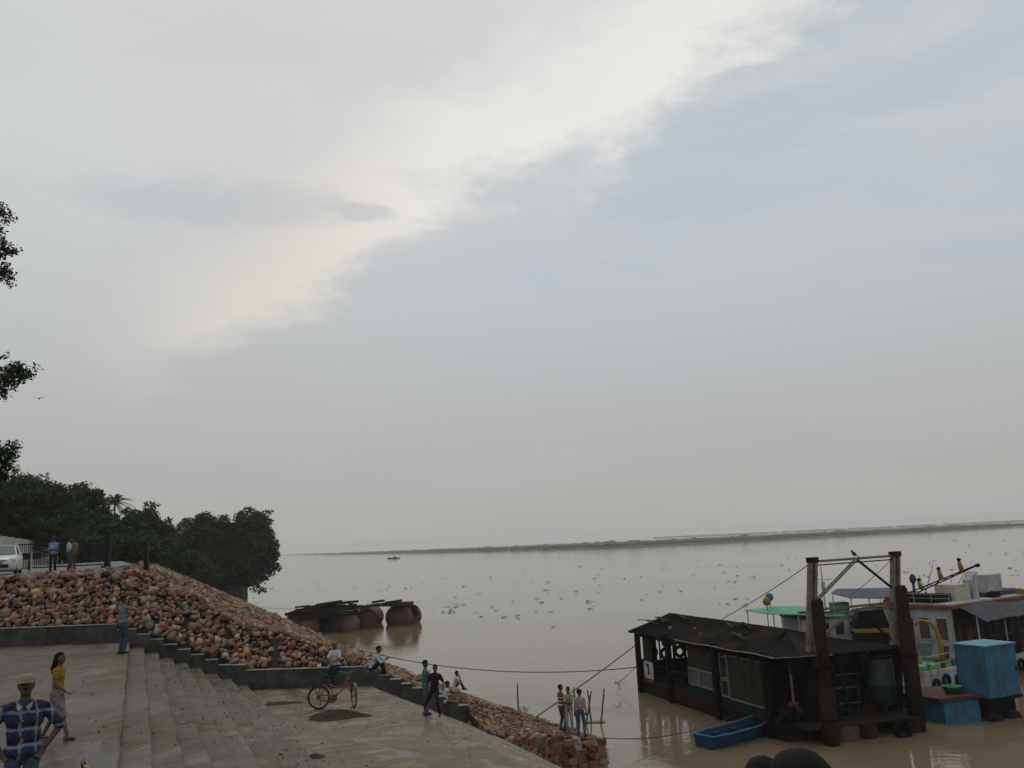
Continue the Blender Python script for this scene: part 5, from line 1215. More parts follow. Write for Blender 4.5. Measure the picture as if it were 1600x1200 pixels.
# ------------------------------------------------------------------ ropes and cables
def rope(lab, a, b, sag, r=.02, n=24, name='mooring_rope', cat='rope'):
    a, b = Vector(a), Vector(b); pts = [a.lerp(b, k / n) - Vector((0, 0, sag * 4 * (k / n) * (1 - k / n))) - a for k in range(n + 1)]
    o = MB().path(pts, r, 6).build(name, M_ROPE, None, True); o.location = a; return tag(o, lab, cat)
def bankpt(u, v, dz=.15): return G(u, v, bank_z(u, v) + dz)
rope('long mooring rope sagging from the stone bank across to the jetty', bankpt(14.2, 60.5, .4), JW(-.15, 13.5, 1.35), .75, .028)
rope('taut rope rising from the stone spit to the jetty post', bankpt(15.9, 35.6, .15), JW(-.15, 13.5, 2.6), .05, .028)
rope('slack rope low over the water from the spit corner to the jetty hull', G(16.6, 32.2, .95), JW(-.1, 3.2, .5), .45, .018)
rope('thin line from the old river wall to the larger raft', aty(382, 944, 147), aty(470, 951, 97), .25, .02)
rope('cable stay from the gantry top down over the jetty roof', GLT, JW(2.3, 8.0, 4.2), .1, .018, name='stay_cable', cat='cable')
rope('short cable from the gantry leg down to the launch canopy', GLT + Vector((0, 0, -1.0)), LO + Matrix.Rotation(LTH, 3, 'Z') @ Vector((3.0, -1.4, 3.7)), .05, .018, name='stay_cable', cat='cable')
rope('cable from the gantry top right across to the launch awning', GRT, LO + Matrix.Rotation(LTH, 3, 'Z') @ Vector((5.4, -1.3, 4.4)), .1, .015, name='stay_cable', cat='cable')
rope('hanging line with driftwood twigs left of the jetty', JW(-.1, 13.6, 1.5), onz(962, 1068, .25) , .1, .015, name='mooring_line')
tg = MB(); tp = aty(972, 1066, 50.5)
for k in range(9): a = Vector((random.uniform(-.35, .35), 0, random.uniform(-.05, .1))); tg.tube(a, a + Vector((random.uniform(-.15, .15), random.uniform(-.1, .1), random.uniform(-.45, -.1))), .014, .008, 4)
tag(tg.build('driftwood_twigs', M_TIMB), 'tangle of dark twigs caught on the line left of the jetty', 'driftwood').location = tp

# ================================================================== PEOPLE
PENDING = []
def remesh(mb, name, mat, parent, voxel, smooth_it=3):
    o = mb.build(name, mat, parent, True); m = o.modifiers.new('r', 'REMESH'); m.mode = 'VOXEL'; m.voxel_size = voxel; m.use_smooth_shade = True
    s = o.modifiers.new('s', 'SMOOTH'); s.iterations = smooth_it; s.factor = .5; PENDING.append(o); return o
def bake_pending():
    bpy.context.view_layer.update(); dg = bpy.context.evaluated_depsgraph_get()
    for o in PENDING:
        me = bpy.data.meshes.new_from_object(o.evaluated_get(dg), preserve_all_data_layers=False, depsgraph=dg)
        mats = [m for m in o.data.materials]; o.modifiers.clear(); old = o.data; o.data = me
        if not me.materials:
            for m in mats: me.materials.append(m)
        me.polygons.foreach_set('use_smooth', [True] * len(me.polygons)); bpy.data.meshes.remove(old)
        if o.name.split('.')[0] in ('shirt', 'trousers', 'skirt'):          # creases in the cloth
            n_ = len(me.vertices); co = np.empty(n_ * 3, np.float32); me.vertices.foreach_get('co', co); nm = np.empty(n_ * 3, np.float32); me.vertices.foreach_get('normal', nm); co = co.reshape(-1, 3); nm = nm.reshape(-1, 3)
            ph = (hash(o.parent['label']) % 997) * .01 if False else len(o.parent['label']) * .37
            f = np.sin(co[:, 2] * 34 + 9 * np.sin(co[:, 0] * 11 + ph) + 7 * co[:, 1]) * .5 + np.sin(co[:, 2] * 61 - co[:, 0] * 38 + 5 * np.sin(co[:, 1] * 17 + ph)) * .35 + np.sin(co[:, 0] * 50 + co[:, 1] * 45 + ph + co[:, 2] * 12) * .3
            me.vertices.foreach_set('co', (co + nm * (f * .0055)[:, None]).ravel()); me.update()
    PENDING.clear()
SKIN = pm('brown_skin', (.095, .05, .031), .6, .12, 6, 0, spec=.35); SKIN2 = pm('light_brown_skin', (.085, .046, .03), .6, .12, 6, 0, spec=.35)
HAIR = pm('black_hair', (.007, .006, .006), .8, .3, 40, .3, 60, spec=.12); SHOE = pm('dark_shoe', (.02, .017, .015), .6, .2, 8, 0)
EYEM = pm('eye_dark', (.012, .010, .010), .3, 0, 1, 0)
def cloth(name, c, var=.15): return pm('cloth_' + name, c, .9, var, 9, .25, 60, spec=.2)
def ik(a, b, l1, l2, pole):
    d = b - a; L = min(d.length, (l1 + l2) * .999); dn = d.normalized(); x = (l1 * l1 - l2 * l2 + L * L) / (2 * L); h = math.sqrt(max(l1 * l1 - x * x, 0))
    p = pole - dn * pole.dot(dn); p = p.normalized() if p.length > 1e-4 else Vector((0, 0, 1)); return a + dn * x + p * h, a + dn * L
def person(label, loc, heading, h=1.7, shirt=None, trousers=None, pelvis=(0, 0, .93), lean=(0, .0, 0), handL=None, handR=None, footL=(-.1, .0, 0), footR=(.1, .0, 0), elbL=None, elbR=None,
           kneeL=(0, 1, 0), kneeR=(0, 1, 0), sleeve=.8, hem=.96, hair='short', cap=None, skin=None, hair_s=1.0, head=(0, 0), voxel=.0115, wide=1.0, shoe=None, skirt=False, untucked=True, curl=.6, hold=None, name='person', twist=0.0, group=None):
    skin = skin or SKIN; s = h / 1.70; t = thing(name, label, 'person', loc, R(heading), group)
    V = lambda p: Vector(p)
    P = V(pelvis); Nk = P + V((lean[0], lean[1], .50 + lean[2])); sp = (Nk - P).normalized(); side = V((math.cos(twist), math.sin(twist), 0)); side = (side - sp * side.dot(sp)).normalized(); fw = sp.cross(side) * -1
    if fw.y < 0 and abs(twist) < 1: fw = -fw
    rot = Matrix((side, fw, sp)).transposed()
    shL, shR = Nk - side * .165 * wide - sp * .055, Nk + side * .165 * wide - sp * .055; hpL, hpR = P - side * .085 - sp * .03, P + side * .085 - sp * .03
    hL = V(handL) if handL else shL + V((-.06, .03, -.52)); hR = V(handR) if handR else shR + V((.06, .03, -.52))
    eL, wL = ik(shL, hL, .275, .245, V(elbL or (-.3, -1, -.2))); eR, wR = ik(shR, hR, .275, .245, V(elbR or (.3, -1, -.2)))
    aL, aR = V(footL) + V((0, 0, .075)), V(footR) + V((0, 0, .075)); kL, aL = ik(hpL, aL, .43, .415, V(kneeL)); kR, aR = ik(hpR, aR, .43, .415, V(kneeR))
    hd = Nk + sp * .06 + V((0, .015, .125)); hrot = Euler((R(head[1]), 0, R(head[0]))).to_matrix()
    H_ = lambda p: hd + hrot @ V(p)
    S_ = lambda p: p * s
    class SB(MB):
        def cap(self, a, b, r0, r1, n=10): return MB.cap(self, S_(a), S_(b), r0 * s, r1 * s, n)
        def ell(self, c, r, n=12, m=8, rot=None): return MB.ell(self, S_(V(c)), tuple(q * s for q in r), n, m, rot)
    b = SB()
    b.ell(P.lerp(Nk, .70), (.155 * wide, .098, .18), 14, 10, rot); b.ell(P.lerp(Nk, .35), (.128 * wide, .09, .17), 14, 10, rot); b.ell(P, (.15 * wide, .1, .12), 14, 10, rot)
    b.cap(shL, shR, .045, .045); b.cap(Nk - sp * .005, shL, .052, .046); b.cap(Nk - sp * .005, shR, .052, .046); b.cap(Nk - sp * .04, hd - V((0, .01, .05)), .058, .05)
    b.ell(hd, (.074, .092, .113), 16, 12, hrot); b.ell(H_((0, .03, -.06)), (.056, .058, .055), 12, 8, hrot); b.ell(H_((0, .096, -.012)), (.013, .018, .024), 8, 6, hrot)
    for q in (-1, 1): b.ell(H_((q * .076, -.005, -.005)), (.012, .022, .032), 8, 6, hrot)
    for sh, e_, w_, sd in ((shL, eL, wL, -1), (shR, eR, wR, 1)):
        b.cap(sh, e_, .047, .038); b.cap(e_, w_, .039, .026)
        fd = (w_ - e_).normalized(); acr = side - fd * side.dot(fd); acr = acr.normalized() if acr.length > .2 else sp; pn = fd.cross(acr).normalized(); 
        if pn.dot(fw) < 0: pn = -pn
        palm = w_ + fd * .05; b.ell(palm, (.042, .018, .055), 10, 8, Matrix((acr, pn, fd)).transposed())
        for k, (off, ln) in enumerate(((-.03, .062), (-.01, .075), (.01, .07), (.03, .055))):
            r0 = w_ + fd * .088 + acr * off; m1 = r0 + (fd * math.cos(curl * .6) + pn * math.sin(curl * .6)) * ln * .55; m2 = m1 + (fd * math.cos(curl * 1.7) + pn * math.sin(curl * 1.7)) * ln * .5
            b.cap(r0 - fd * .02, m1, .0095, .009, 6); b.cap(m1, m2, .009, .0075, 6)
        th0 = w_ + fd * .03 - acr * sd * .035; b.cap(th0, th0 + fd * .035 - acr * sd * .022 + pn * .012, .011, .010, 6); b.cap(th0 + fd * .035 - acr * sd * .022 + pn * .012, th0 + fd * .065 - acr * sd * .022 + pn * .03, .010, .008, 6)
    for hp, k, a, sd in ((hpL, kL, aL, -1), (hpR, kR, aR, 1)):
        b.cap(hp, k, .075, .052); b.cap(k, a, .052, .036)
        fdir = V((kneeL if sd < 0 else kneeR)); fdir.z = 0; fdir = fdir.normalized() if fdir.length > .1 else V((0, 1, 0))
        b.cap(a + V((0, 0, -.04)) - fdir * .04, a + fdir * .13 + V((0, 0, -.05)), .036, .028)
    remesh(b, 'body', skin, t, voxel)
    if shirt is not None:
        c = SB(); c.ell(P.lerp(Nk, .70), (.172 * wide, .115, .185), 16, 10, rot); c.ell(P.lerp(Nk, .36), (.15 * wide, .112, .19), 16, 10, rot)
        if untucked: c.ell(P.lerp(Nk, .02), (.168 * wide, .122, .13), 16, 10, rot)
        c.cap(shL, shR, .056, .056); c.cap(Nk - sp * .01, shL, .064, .057); c.cap(Nk - sp * .01, shR, .064, .057); c.cap(Nk - sp * .06, Nk + sp * .01, .08, .06)
        for sh, e_, w_ in ((shL, eL, wL), (shR, eR, wR)):
            if sleeve <= 1: c.cap(sh, sh.lerp(e_, sleeve), .06, .056)
            else: c.cap(sh, e_, .06, .05); c.cap(e_, e_.lerp(w_, sleeve - 1), .051, .04)
        remesh(c, 'shirt', shirt, t, voxel * 1.15)
    if trousers is not None:
        c = SB(); c.ell(P - sp * .0, (.158 * wide, .112, .125), 16, 10, rot)
        if skirt:
            mk = kL.lerp(kR, .5); c.cap(P, mk, .14, .16); c.cap(hpL, kL, .1, .1); c.cap(hpR, kR, .1, .1)
        else:
            for hp, k, a in ((hpL, kL, aL), (hpR, kR, aR)):
                c.cap(hp, k, .088, .068)
                if hem > .5: c.cap(k, k.lerp(a, (hem - .5) * 2), .067, .058)
        remesh(c, 'trousers' if not skirt else 'skirt', trousers, t, voxel * 1.15)
    for k, a, sd in ((kL, aL, -1), (kR, aR, 1)):
        fdir = V((kneeL if sd < 0 else kneeR)); fdir.z = 0; fdir = fdir.normalized() if fdir.length > .1 else V((0, 1, 0))
        c = SB(); c.cap(a + V((0, 0, -.045)) - fdir * .045, a + fdir * .14 + V((0, 0, -.055)), .042, .034); c.build('shoe', shoe or SHOE, t, True)
    for q in (-1, 1): SB().ell(H_((q * .03, .083, .012)), (.013, .008, .008), 8, 6, hrot).build('eye', EYEM, t, True); SB().ell(H_((q * .03, .087, .036)), (.022, .007, .006), 8, 5, hrot).build('eyebrow', HAIR, t, True)
    SB().ell(H_((0, .086, -.055)), (.024, .008, .006), 8, 5, hrot).build('mouth', pm('lip', (.10, .045, .035), .6, 0, 1, 0), t, True)
    if hair:
        c = MB(); c.ell((0, 0, 0), (1, 1, 1), 18, 12); vs = []
        for x, y, z in c.v:
            p = V((x * .084 * hair_s, y * .104 * hair_s - .014, z * .118 + .018)); front = y > .15 and z < .42; low = z < -.35 and hair != 'long'
            if front or low or (abs(x) > .9 and z < -.1 and hair == 'short'): p = V((x * .055, y * .06, z * .085 + .0))
            else: p = p * (1 + .04 * math.sin(x * 17 + y * 13) * math.cos(z * 15))
            vs.append(tuple((hd + hrot @ p) * s))
        c.v = vs; ho = c.build('hair', HAIR, t, True)
        if hair == 'long':
            hm = SB(); hm.cap(H_((0, -.05, .02)), H_((.0, -.10, -.12)), .085, .07); hm.cap(H_((0, -.10, -.12)), H_((.0, -.15, -.26)), .07, .045); hm.cap(H_((.02, -.09, -.05)), H_((.03, -.17, -.2)), .05, .025); hm.build('ponytail', HAIR, t, True)
    if cap is not None:
        c = MB(); c.ell((0, 0, 0), (1, 1, 1), 20, 12); c.v = [tuple((hd + hrot @ V((x * .090, y * .108 - .008, max(z, -.12) * .092 + .04))) * s) for x, y, z in c.v]; co = c.build('cap', cap, t, True)
        br = MB(); n = 10; pv = []
        for i in range(n + 1):
            a = math.pi * i / n; pv.append((math.cos(a) * .082, .062 + math.sin(a) * .115, .05 - .022 * math.sin(a) - .018 * math.cos(a) ** 2))
        vs = [(hd + hrot @ V(p)) * s for p in pv] + [(hd + hrot @ (V(p) + V((0, 0, .012)))) * s for p in pv]
        br.add(vs, [tuple(range(n + 1)), tuple(reversed(range(n + 1, 2 * n + 2)))] + [(i, n + 1 + i, n + 2 + i, i + 1) for i in range(n)] + [(n, 2 * n + 1, n + 1, 0)]); br.build('brim', cap, co)
    return t, dict(hd=hd * s, H=lambda p: H_(p) * s, wL=wL * s, wR=wR * s, s=s)

def on(z, px, py): return onz(px, py, z)
# checked shirt
def mat_plaid():
    m, g, b = newmat('blue_check_cloth'); c = g.n('ShaderNodeTexCoord').outputs['Object']; wn = g.n('ShaderNodeTexNoise'); g.set(wn.inputs['Vector'], c); wn.inputs['Scale'].default_value = 5.5; wn.inputs['Detail'].default_value = 3
    va = g.n('ShaderNodeVectorMath', operation='MULTIPLY_ADD'); g.set(va.inputs[0], wn.outputs['Color']); va.inputs[1].default_value = (.075, .075, .075); g.set(va.inputs[2], c)
    sp = g.n('ShaderNodeSeparateXYZ'); g.set(sp.inputs[0], va.outputs[0]); X, Y, Z = sp.outputs
    X2 = g.math('ADD', X, g.math('MULTIPLY', Y, .6))
    def bandf(v, f, ph, a, b_): return g.smooth(g.math('SINE', g.math('MULTIPLY_ADD', v, f, ph)), a, b_)
    col = g.mix(bandf(X2, 38, .6, -.4, .4), (.013, .028, .085), (.013, .014, .022)); col = g.mix(g.math('MULTIPLY', bandf(Z, 38, 1.2, -.3, .4), .6), col, (.02, .044, .125))
    col = g.mix(g.math('MULTIPLY', bandf(X2, 38, 2.2, .72, .98), .7), col, (.22, .23, .25)); col = g.mix(g.math('MULTIPLY', bandf(Z, 38, 0.2, .74, .98), .65), col, (.22, .23, .24)); col = g.mix(g.math('MULTIPLY', bandf(Z, 38, 3.4, .5, .8), .6), col, (.035, .028, .03))
    g.set(b.inputs['Base Color'], col); b.inputs['Roughness'].default_value = .9; b.inputs['Specular IOR Level'].default_value = .2
    bp = g.n('ShaderNodeBump'); bp.inputs['Strength'].default_value = .5; bp.inputs['Distance'].default_value = .03; g.set(bp.inputs['Height'], g.noise(c, 8, 4, .6, .8)); g.set(b.inputs['Normal'], bp.outputs[0]); return m
def mat_stripe():
    m, g, b = newmat('striped_cloth'); c = g.n('ShaderNodeTexCoord').outputs['Object']; sp = g.n('ShaderNodeSeparateXYZ'); g.set(sp.inputs[0], c); Z = sp.outputs[2]
    col = g.mix(g.smooth(g.math('SINE', g.math('MULTIPLY', Z, 46)), .2, .4), (.06, .03, .075), (.45, .44, .47)); col = g.mix(g.smooth(Z, 1.36, 1.38), col, (.22, .03, .035)); g.set(b.inputs['Base Color'], col); b.inputs['Roughness'].default_value = .9; return m
def mat_print():
    m, g, b = newmat('printed_skirt_cloth'); c = g.n('ShaderNodeTexCoord').outputs['Object']; vo = g.n('ShaderNodeTexVoronoi'); g.set(vo.inputs['Vector'], c); vo.inputs['Scale'].default_value = 26
    g.set(b.inputs['Base Color'], g.mix(g.smooth(vo.outputs['Distance'], .25, .5), (.055, .02, .03), (.16, .13, .13))); b.inputs['Roughness'].default_value = .9; return m
M_PLAID = mat_plaid(); M_STRIPE = mat_stripe(); M_PRINT = mat_print()
JEAN = cloth('jeans', (.04, .062, .10)); BLACKC = cloth('black', (.012, .012, .014)); DKTR = cloth('dark_trousers', (.016, .017, .022))

# man in the checked shirt, hands on hips, close by on the upper platform
pp = onz(42, 1054, Z_UP + 1.70); pp.z = Z_UP
t, d = person('man in blue checked shirt and beige cap, hands on hips, at the lower left corner', pp, 203, 1.68, M_PLAID, cloth('worn_jeans', (.05, .065, .09), .3), handL=(-.21, .03, .96), handR=(.21, .03, .96), elbL=(-1, -.35, 0), elbR=(1, -.35, 0),
              cap=cloth('beige', (.22, .195, .15)), head=(4, 3), voxel=.0075, wide=1.14, sleeve=.95, curl=.9, skin=SKIN2)
MB().ell(d['H']((0, .092, -.040)), (.028, .008, .007), 10, 6).build('moustache', HAIR, t, True)
cl = MB()
for q in (-1, 1): cl.plate([(q * .018, .112, 1.385), (q * .075, .06, 1.43), (q * .07, .095, 1.375), (q * .045, .122, 1.345)], .006 * q)
cl.build('collar', cloth('pale_collar', (.25, .26, .28)), t)
MB().ell((0, .155, 1.15), (.008, .005, .008), 8, 6).ell((0, .15, 1.25), (.008, .005, .008), 8, 6).ell((0, .15, 1.05), (.008, .005, .008), 8, 6).build('buttons', cloth('pale_collar', (.25, .26, .28)), t)
# girl walking to the right behind him
person('girl in yellow top and printed skirt walking across the upper platform', on(Z_UP, 86, 1156), -92, 1.38, cloth('mustard_yellow', (.22, .14, .022)), M_PRINT, pelvis=(0, 0, .91), lean=(0, .02, 0), footL=(-.08, -.30, .02), footR=(.08, .30, 0), handL=(-.24, -.12, .86), handR=(.2, .30, .96), elbR=(.2, -1, -.3), sleeve=.45, hair='long', skirt=True, head=(0, 2), wide=.86, voxel=.0095, curl=.9, shoe=SKIN)
# photographer, back half turned, arms raised
t, d = person('man in grey-green shirt raising a camera to his face beside the stairs', on(Z_UP, 190, 1021), -35, 1.74, cloth('grey_green', (.125, .155, .15)), JEAN, handL=(-.06, .20, 1.50), handR=(.07, .19, 1.51), elbL=(-.6, -.1, -1), elbR=(.6, -.1, -1), sleeve=.9, head=(0, 4), voxel=.011)
MB().box(d['H']((.0, .20, .0)), (.13, .06, .08)).tube(d['H']((0, .22, 0)), d['H']((0, .29, 0)), .03, None, 10).build('camera_in_hands', M_DARKST, t)
# three men by the gate
zg = lambda p: Vector((p.x, p.y, max(bank_z(*toUV(p)), z_road(p.y)) + .015))
t, d = person('man in pale blue shirt and red cap standing by the gate holding papers', zg(aty(82, 897, 42.5)), 200, 1.72, cloth('pale_blue', (.16, .22, .38)), BLACKC, handL=(-.06, .27, 1.12), handR=(.1, .27, 1.1), cap=cloth('red_cap', (.16, .03, .03)), sleeve=.9, untucked=True, voxel=.0125)
MB().box((.02, .33, 1.22), (.16, .02, .22), Euler((R(-30), 0, .3)).to_matrix()).build('papers', cloth('paper_white', (.6, .6, .6)), t)
person('man in white shirt and blue trousers facing right by the gate', zg(aty(106, 896, 42.8)), -70, 1.66, cloth('dull_white', (.42, .42, .45)), cloth('navy_trousers', (.035, .05, .085)), handL=(-.08, .27, 1.15), handR=(.1, .25, 1.1), sleeve=.9, untucked=False, voxel=.0125)
person('man in khaki uniform facing the white-shirted man by the gate', zg(aty(115, 896, 43.6)), 75, 1.64, cloth('khaki', (.17, .125, .075)), cloth('khaki_trousers', (.115, .085, .055)), handL=(-.06, .26, 1.14), handR=(.1, .22, 1.12), sleeve=.9, untucked=False, voxel=.0125)
# man sitting on the parapet, facing the camera
def on_par(px, py, dv=.12):
    d_ = ray(px, py); du_ = d_.x * U2.x + d_.y * U2.y; dv_ = d_.x * V2.x + d_.y * V2.y; t_ = (34.9 + dv) / (dv_ + .57 * du_); return Vector((0, 0, EYE)) + d_ * t_
q = on_par(524, 1045); q.z = 4.61
person('bald man in white shirt sitting on the parapet above the bicycle', q, 172, 1.66, cloth('white_shirt', (.42, .42, .44)), DKTR, pelvis=(0, -.02, .10), lean=(0, .05, 0), handL=(-.04, .33, .24), handR=(.05, .34, .22), elbL=(-1, 0, -.3), elbR=(1, 0, -.3), footL=(-.08, .42, -.52), footR=(.09, .40, -.55), kneeL=(0, .6, 1), kneeR=(0, .6, 1), sleeve=.75, hair=None, head=(0, 12), voxel=.0115)
q = on_par(583, 1046); q.z = 4.46
person('man in pale shirt sitting in profile, knees drawn up, atop the lower stairs', q, -88, 1.66, cloth('pale_lilac_shirt', (.33, .35, .40)), BLACKC, pelvis=(0, -.05, .12), lean=(0, .22, -.06), handL=(-.12, .48, .42), handR=(.14, .50, .40), elbL=(-.6, -.4, -.6), elbR=(.6, -.4, -.6), footL=(-.1, .42, -.17), footR=(.1, .40, -.17), kneeL=(0, .6, 1), kneeR=(0, .6, 1), sleeve=1.7, head=(0, -14), voxel=.0115)
# boys at the platform edge
person('boy in green shirt and faded jeans standing in profile with hand at his chin', on(Z_LOW, 666, 1117), -80, 1.44, cloth('green_shirt', (.035, .16, .095)), cloth('faded_jeans', (.07, .10, .14), .35), handR=(.04, .11, 1.30), elbR=(.3, -.2, -1), handL=(-.2, .05, .85), sleeve=.8, head=(0, -8), voxel=.010)
person('boy in black T-shirt standing with one leg stretched back, facing the camera', on(Z_LOW, 685, 1118.5), 178, 1.38, BLACKC, DKTR, pelvis=(.12, 0, .88), lean=(-.05, 0, 0), footL=(-.06, .05, 0), footR=(.5, -.3, .06), handL=(-.2, .08, .9), handR=(.3, .02, .92), elbL=(-.3, -1, 0), kneeR=(.3, 1, 0), sleeve=.7, head=(8, 4), voxel=.010, shoe=SKIN)
q = on_par(697, 1092, .14); q.z = 3.28
person('bare-armed boy in tan shorts sitting on the stepped parapet with arms stretched forward', q, -75, 1.42, cloth('dull_white', (.42, .42, .45)), cloth('tan_shorts', (.16, .085, .045)), pelvis=(0, -.05, .13), lean=(0, .1, 0), handL=(-.12, .52, .42), handR=(.12, .55, .44), elbL=(-.3, 0, -1), elbR=(.3, 0, -1), footL=(-.09, .46, -.16), footR=(.1, .5, -.17), kneeL=(0, .5, 1), kneeR=(0, .5, 1), sleeve=.1, hem=.5, voxel=.010, shoe=SKIN, skin=SKIN2)
q = onz(710, 1084, 1.35); u_, v_ = toUV(q); q.z = bank_z(u_, v_) + .12
person('man in white shirt sitting on the stone bank, leaning on one arm, behind the boys', q, -70, 1.68, cloth('white_shirt', (.42, .42, .44)), DKTR, pelvis=(0, 0, .12), lean=(.05, .12, -.03), handR=(.25, .45, .06), handL=(-.08, .36, .44), elbL=(-.6, -.3, .8), footL=(-.1, .5, -.05), footR=(.12, .48, -.05), kneeL=(0, .3, 1), kneeR=(0, .3, 1), sleeve=.75, head=(0, -5), voxel=.013)
# three men at the end of the stone spit
def spit(px, py):
    q = onz(px, py, 1.0); u_, v_ = toUV(q); q.z = bank_z(u_, v_) + .1; return q
person('man in red and purple striped shirt on the stone spit', spit(879, 1145), -65, 1.72, M_STRIPE, cloth('grey_trousers', (.075, .078, .072)), footL=(-.1, -.03, 0), footR=(.1, .06, 0), sleeve=.6, head=(-20, -3), voxel=.0125)
person('man in yellow-green shirt and pale trousers with folded arms on the stone spit', spit(891, 1147), 172, 1.7, cloth('yellow_green', (.24, .235, .115)), cloth('pale_trousers', (.30, .285, .28)), handL=(.10, .20, 1.17), handR=(-.10, .22, 1.15), elbL=(-1, -.1, -.4), elbR=(1, -.1, -.4), sleeve=.8, voxel=.0125, shoe=cloth('pale_shoe', (.3, .29, .28)))
person('man in beige shirt and jeans seen from behind at the corner of the stone spit', spit(909, 1153), -12, 1.72, cloth('beige_shirt', (.30, .25, .20)), cloth('blue_jeans', (.045, .085, .14)), cap=cloth('dark_cap', (.015, .015, .017)), head=(-50, 0), footL=(-.12, 0, 0), footR=(.13, .02, 0), sleeve=1.75, untucked=False, voxel=.0125)
# two people sitting on the terrace edge just below the photographer
for px, py, lab, hs_ in ((1189, 1181, 'top of a dark-haired head at the bottom edge, left and lower of two', 1.2), (1246, 1171, 'top of a black-haired head at the bottom edge, right and higher of two', 1.5)):
    q = onz(px, py, 7.83); 
    if px < 1200: q = onz(px, py, 7.72)
    person(lab, (q.x, q.y, 6.925 if px < 1200 else 6.945), -18, 1.62 if px > 1200 else 1.45, BLACKC, DKTR, pelvis=(0, 0, .10), lean=(0, .04, 0), footL=(-.09, .42, -.42), footR=(.09, .42, -.42), kneeL=(0, .6, 1), kneeR=(0, .6, 1), handL=(-.1, .35, .2), handR=(.1, .35, .2), voxel=.011, hair_s=hs_, wide=1.15)
# person on the launch deck
person('dark-haired person in white shirt on the launch deck beside the black hood', LO + Matrix.Rotation(LTH, 3, 'Z') @ Vector((8.0, -1.2, .95)), 160, 1.68, cloth('white_shirt', (.42, .42, .44)), DKTR, handR=(.1, .25, 1.1), voxel=.014)

# tan dog at the man's feet, its back and ears just in the picture
def dog():
    p = onz(66, 1228, Z_UP + .46); t = thing('tan_dog', 'pale tan dog with only its back and ears showing at the bottom left', 'dog', (p.x, p.y, Z_UP), R(-80)); b = MB()
    b.ell((0, .16, .40), (.095, .17, .125), 14, 10); b.ell((0, -.12, .42), (.08, .22, .095), 14, 10); b.ell((0, -.27, .41), (.085, .11, .105), 12, 8)
    b.cap((0, .28, .45), (0, .40, .56), .07, .052); b.ell((0, .43, .585), (.058, .075, .058), 12, 8); b.cap((0, .47, .57), (0, .57, .555), .036, .024)
    for s in (-1, 1):
        b.cap((s * .065, .24, .36), (s * .065, .22, .2), .045, .026); b.cap((s * .065, .22, .2), (s * .065, .235, .03), .025, .019); b.cap((s * .065, .235, .02), (s * .065, .27, .018), .02, .017)
        b.cap((s * .07, -.29, .38), (s * .075, -.2, .24), .055, .034); b.cap((s * .075, -.2, .24), (s * .075, -.34, .15), .03, .02); b.cap((s * .075, -.34, .15), (s * .075, -.32, .02), .02, .018); b.cap((s * .075, -.32, .02), (s * .075, -.28, .018), .02, .017)
    b.path([(0, -.36, .44), (0, -.45, .5), (0, -.47, .6), (0, -.42, .66)], [.028, .024, .018, .01], 8)
    remesh(b, 'body', pm('tan_fur', (.36, .25, .11), .9, .25, 6, .4, 50), t, .009)
    for s in (-1, 1): MB().add([(s * .02, .41, .625), (s * .06, .41, .60), (s * .04, .44, .62), (s * .055, .405, .71)], [(0, 1, 3), (1, 2, 3), (2, 0, 3), (0, 2, 1)]).build('ear', pm('dark_fur', (.05, .035, .025), .9, .2, 8, 0), t)
    MB().ell((0, .595, .56), (.014, .012, .012), 8, 6).build('nose', EYEM, t, True)
    for s in (-1, 1): MB().ell((s * .032, .49, .605), (.009, .008, .008), 8, 6).build('eye', EYEM, t, True)
dog()
bake_pending()

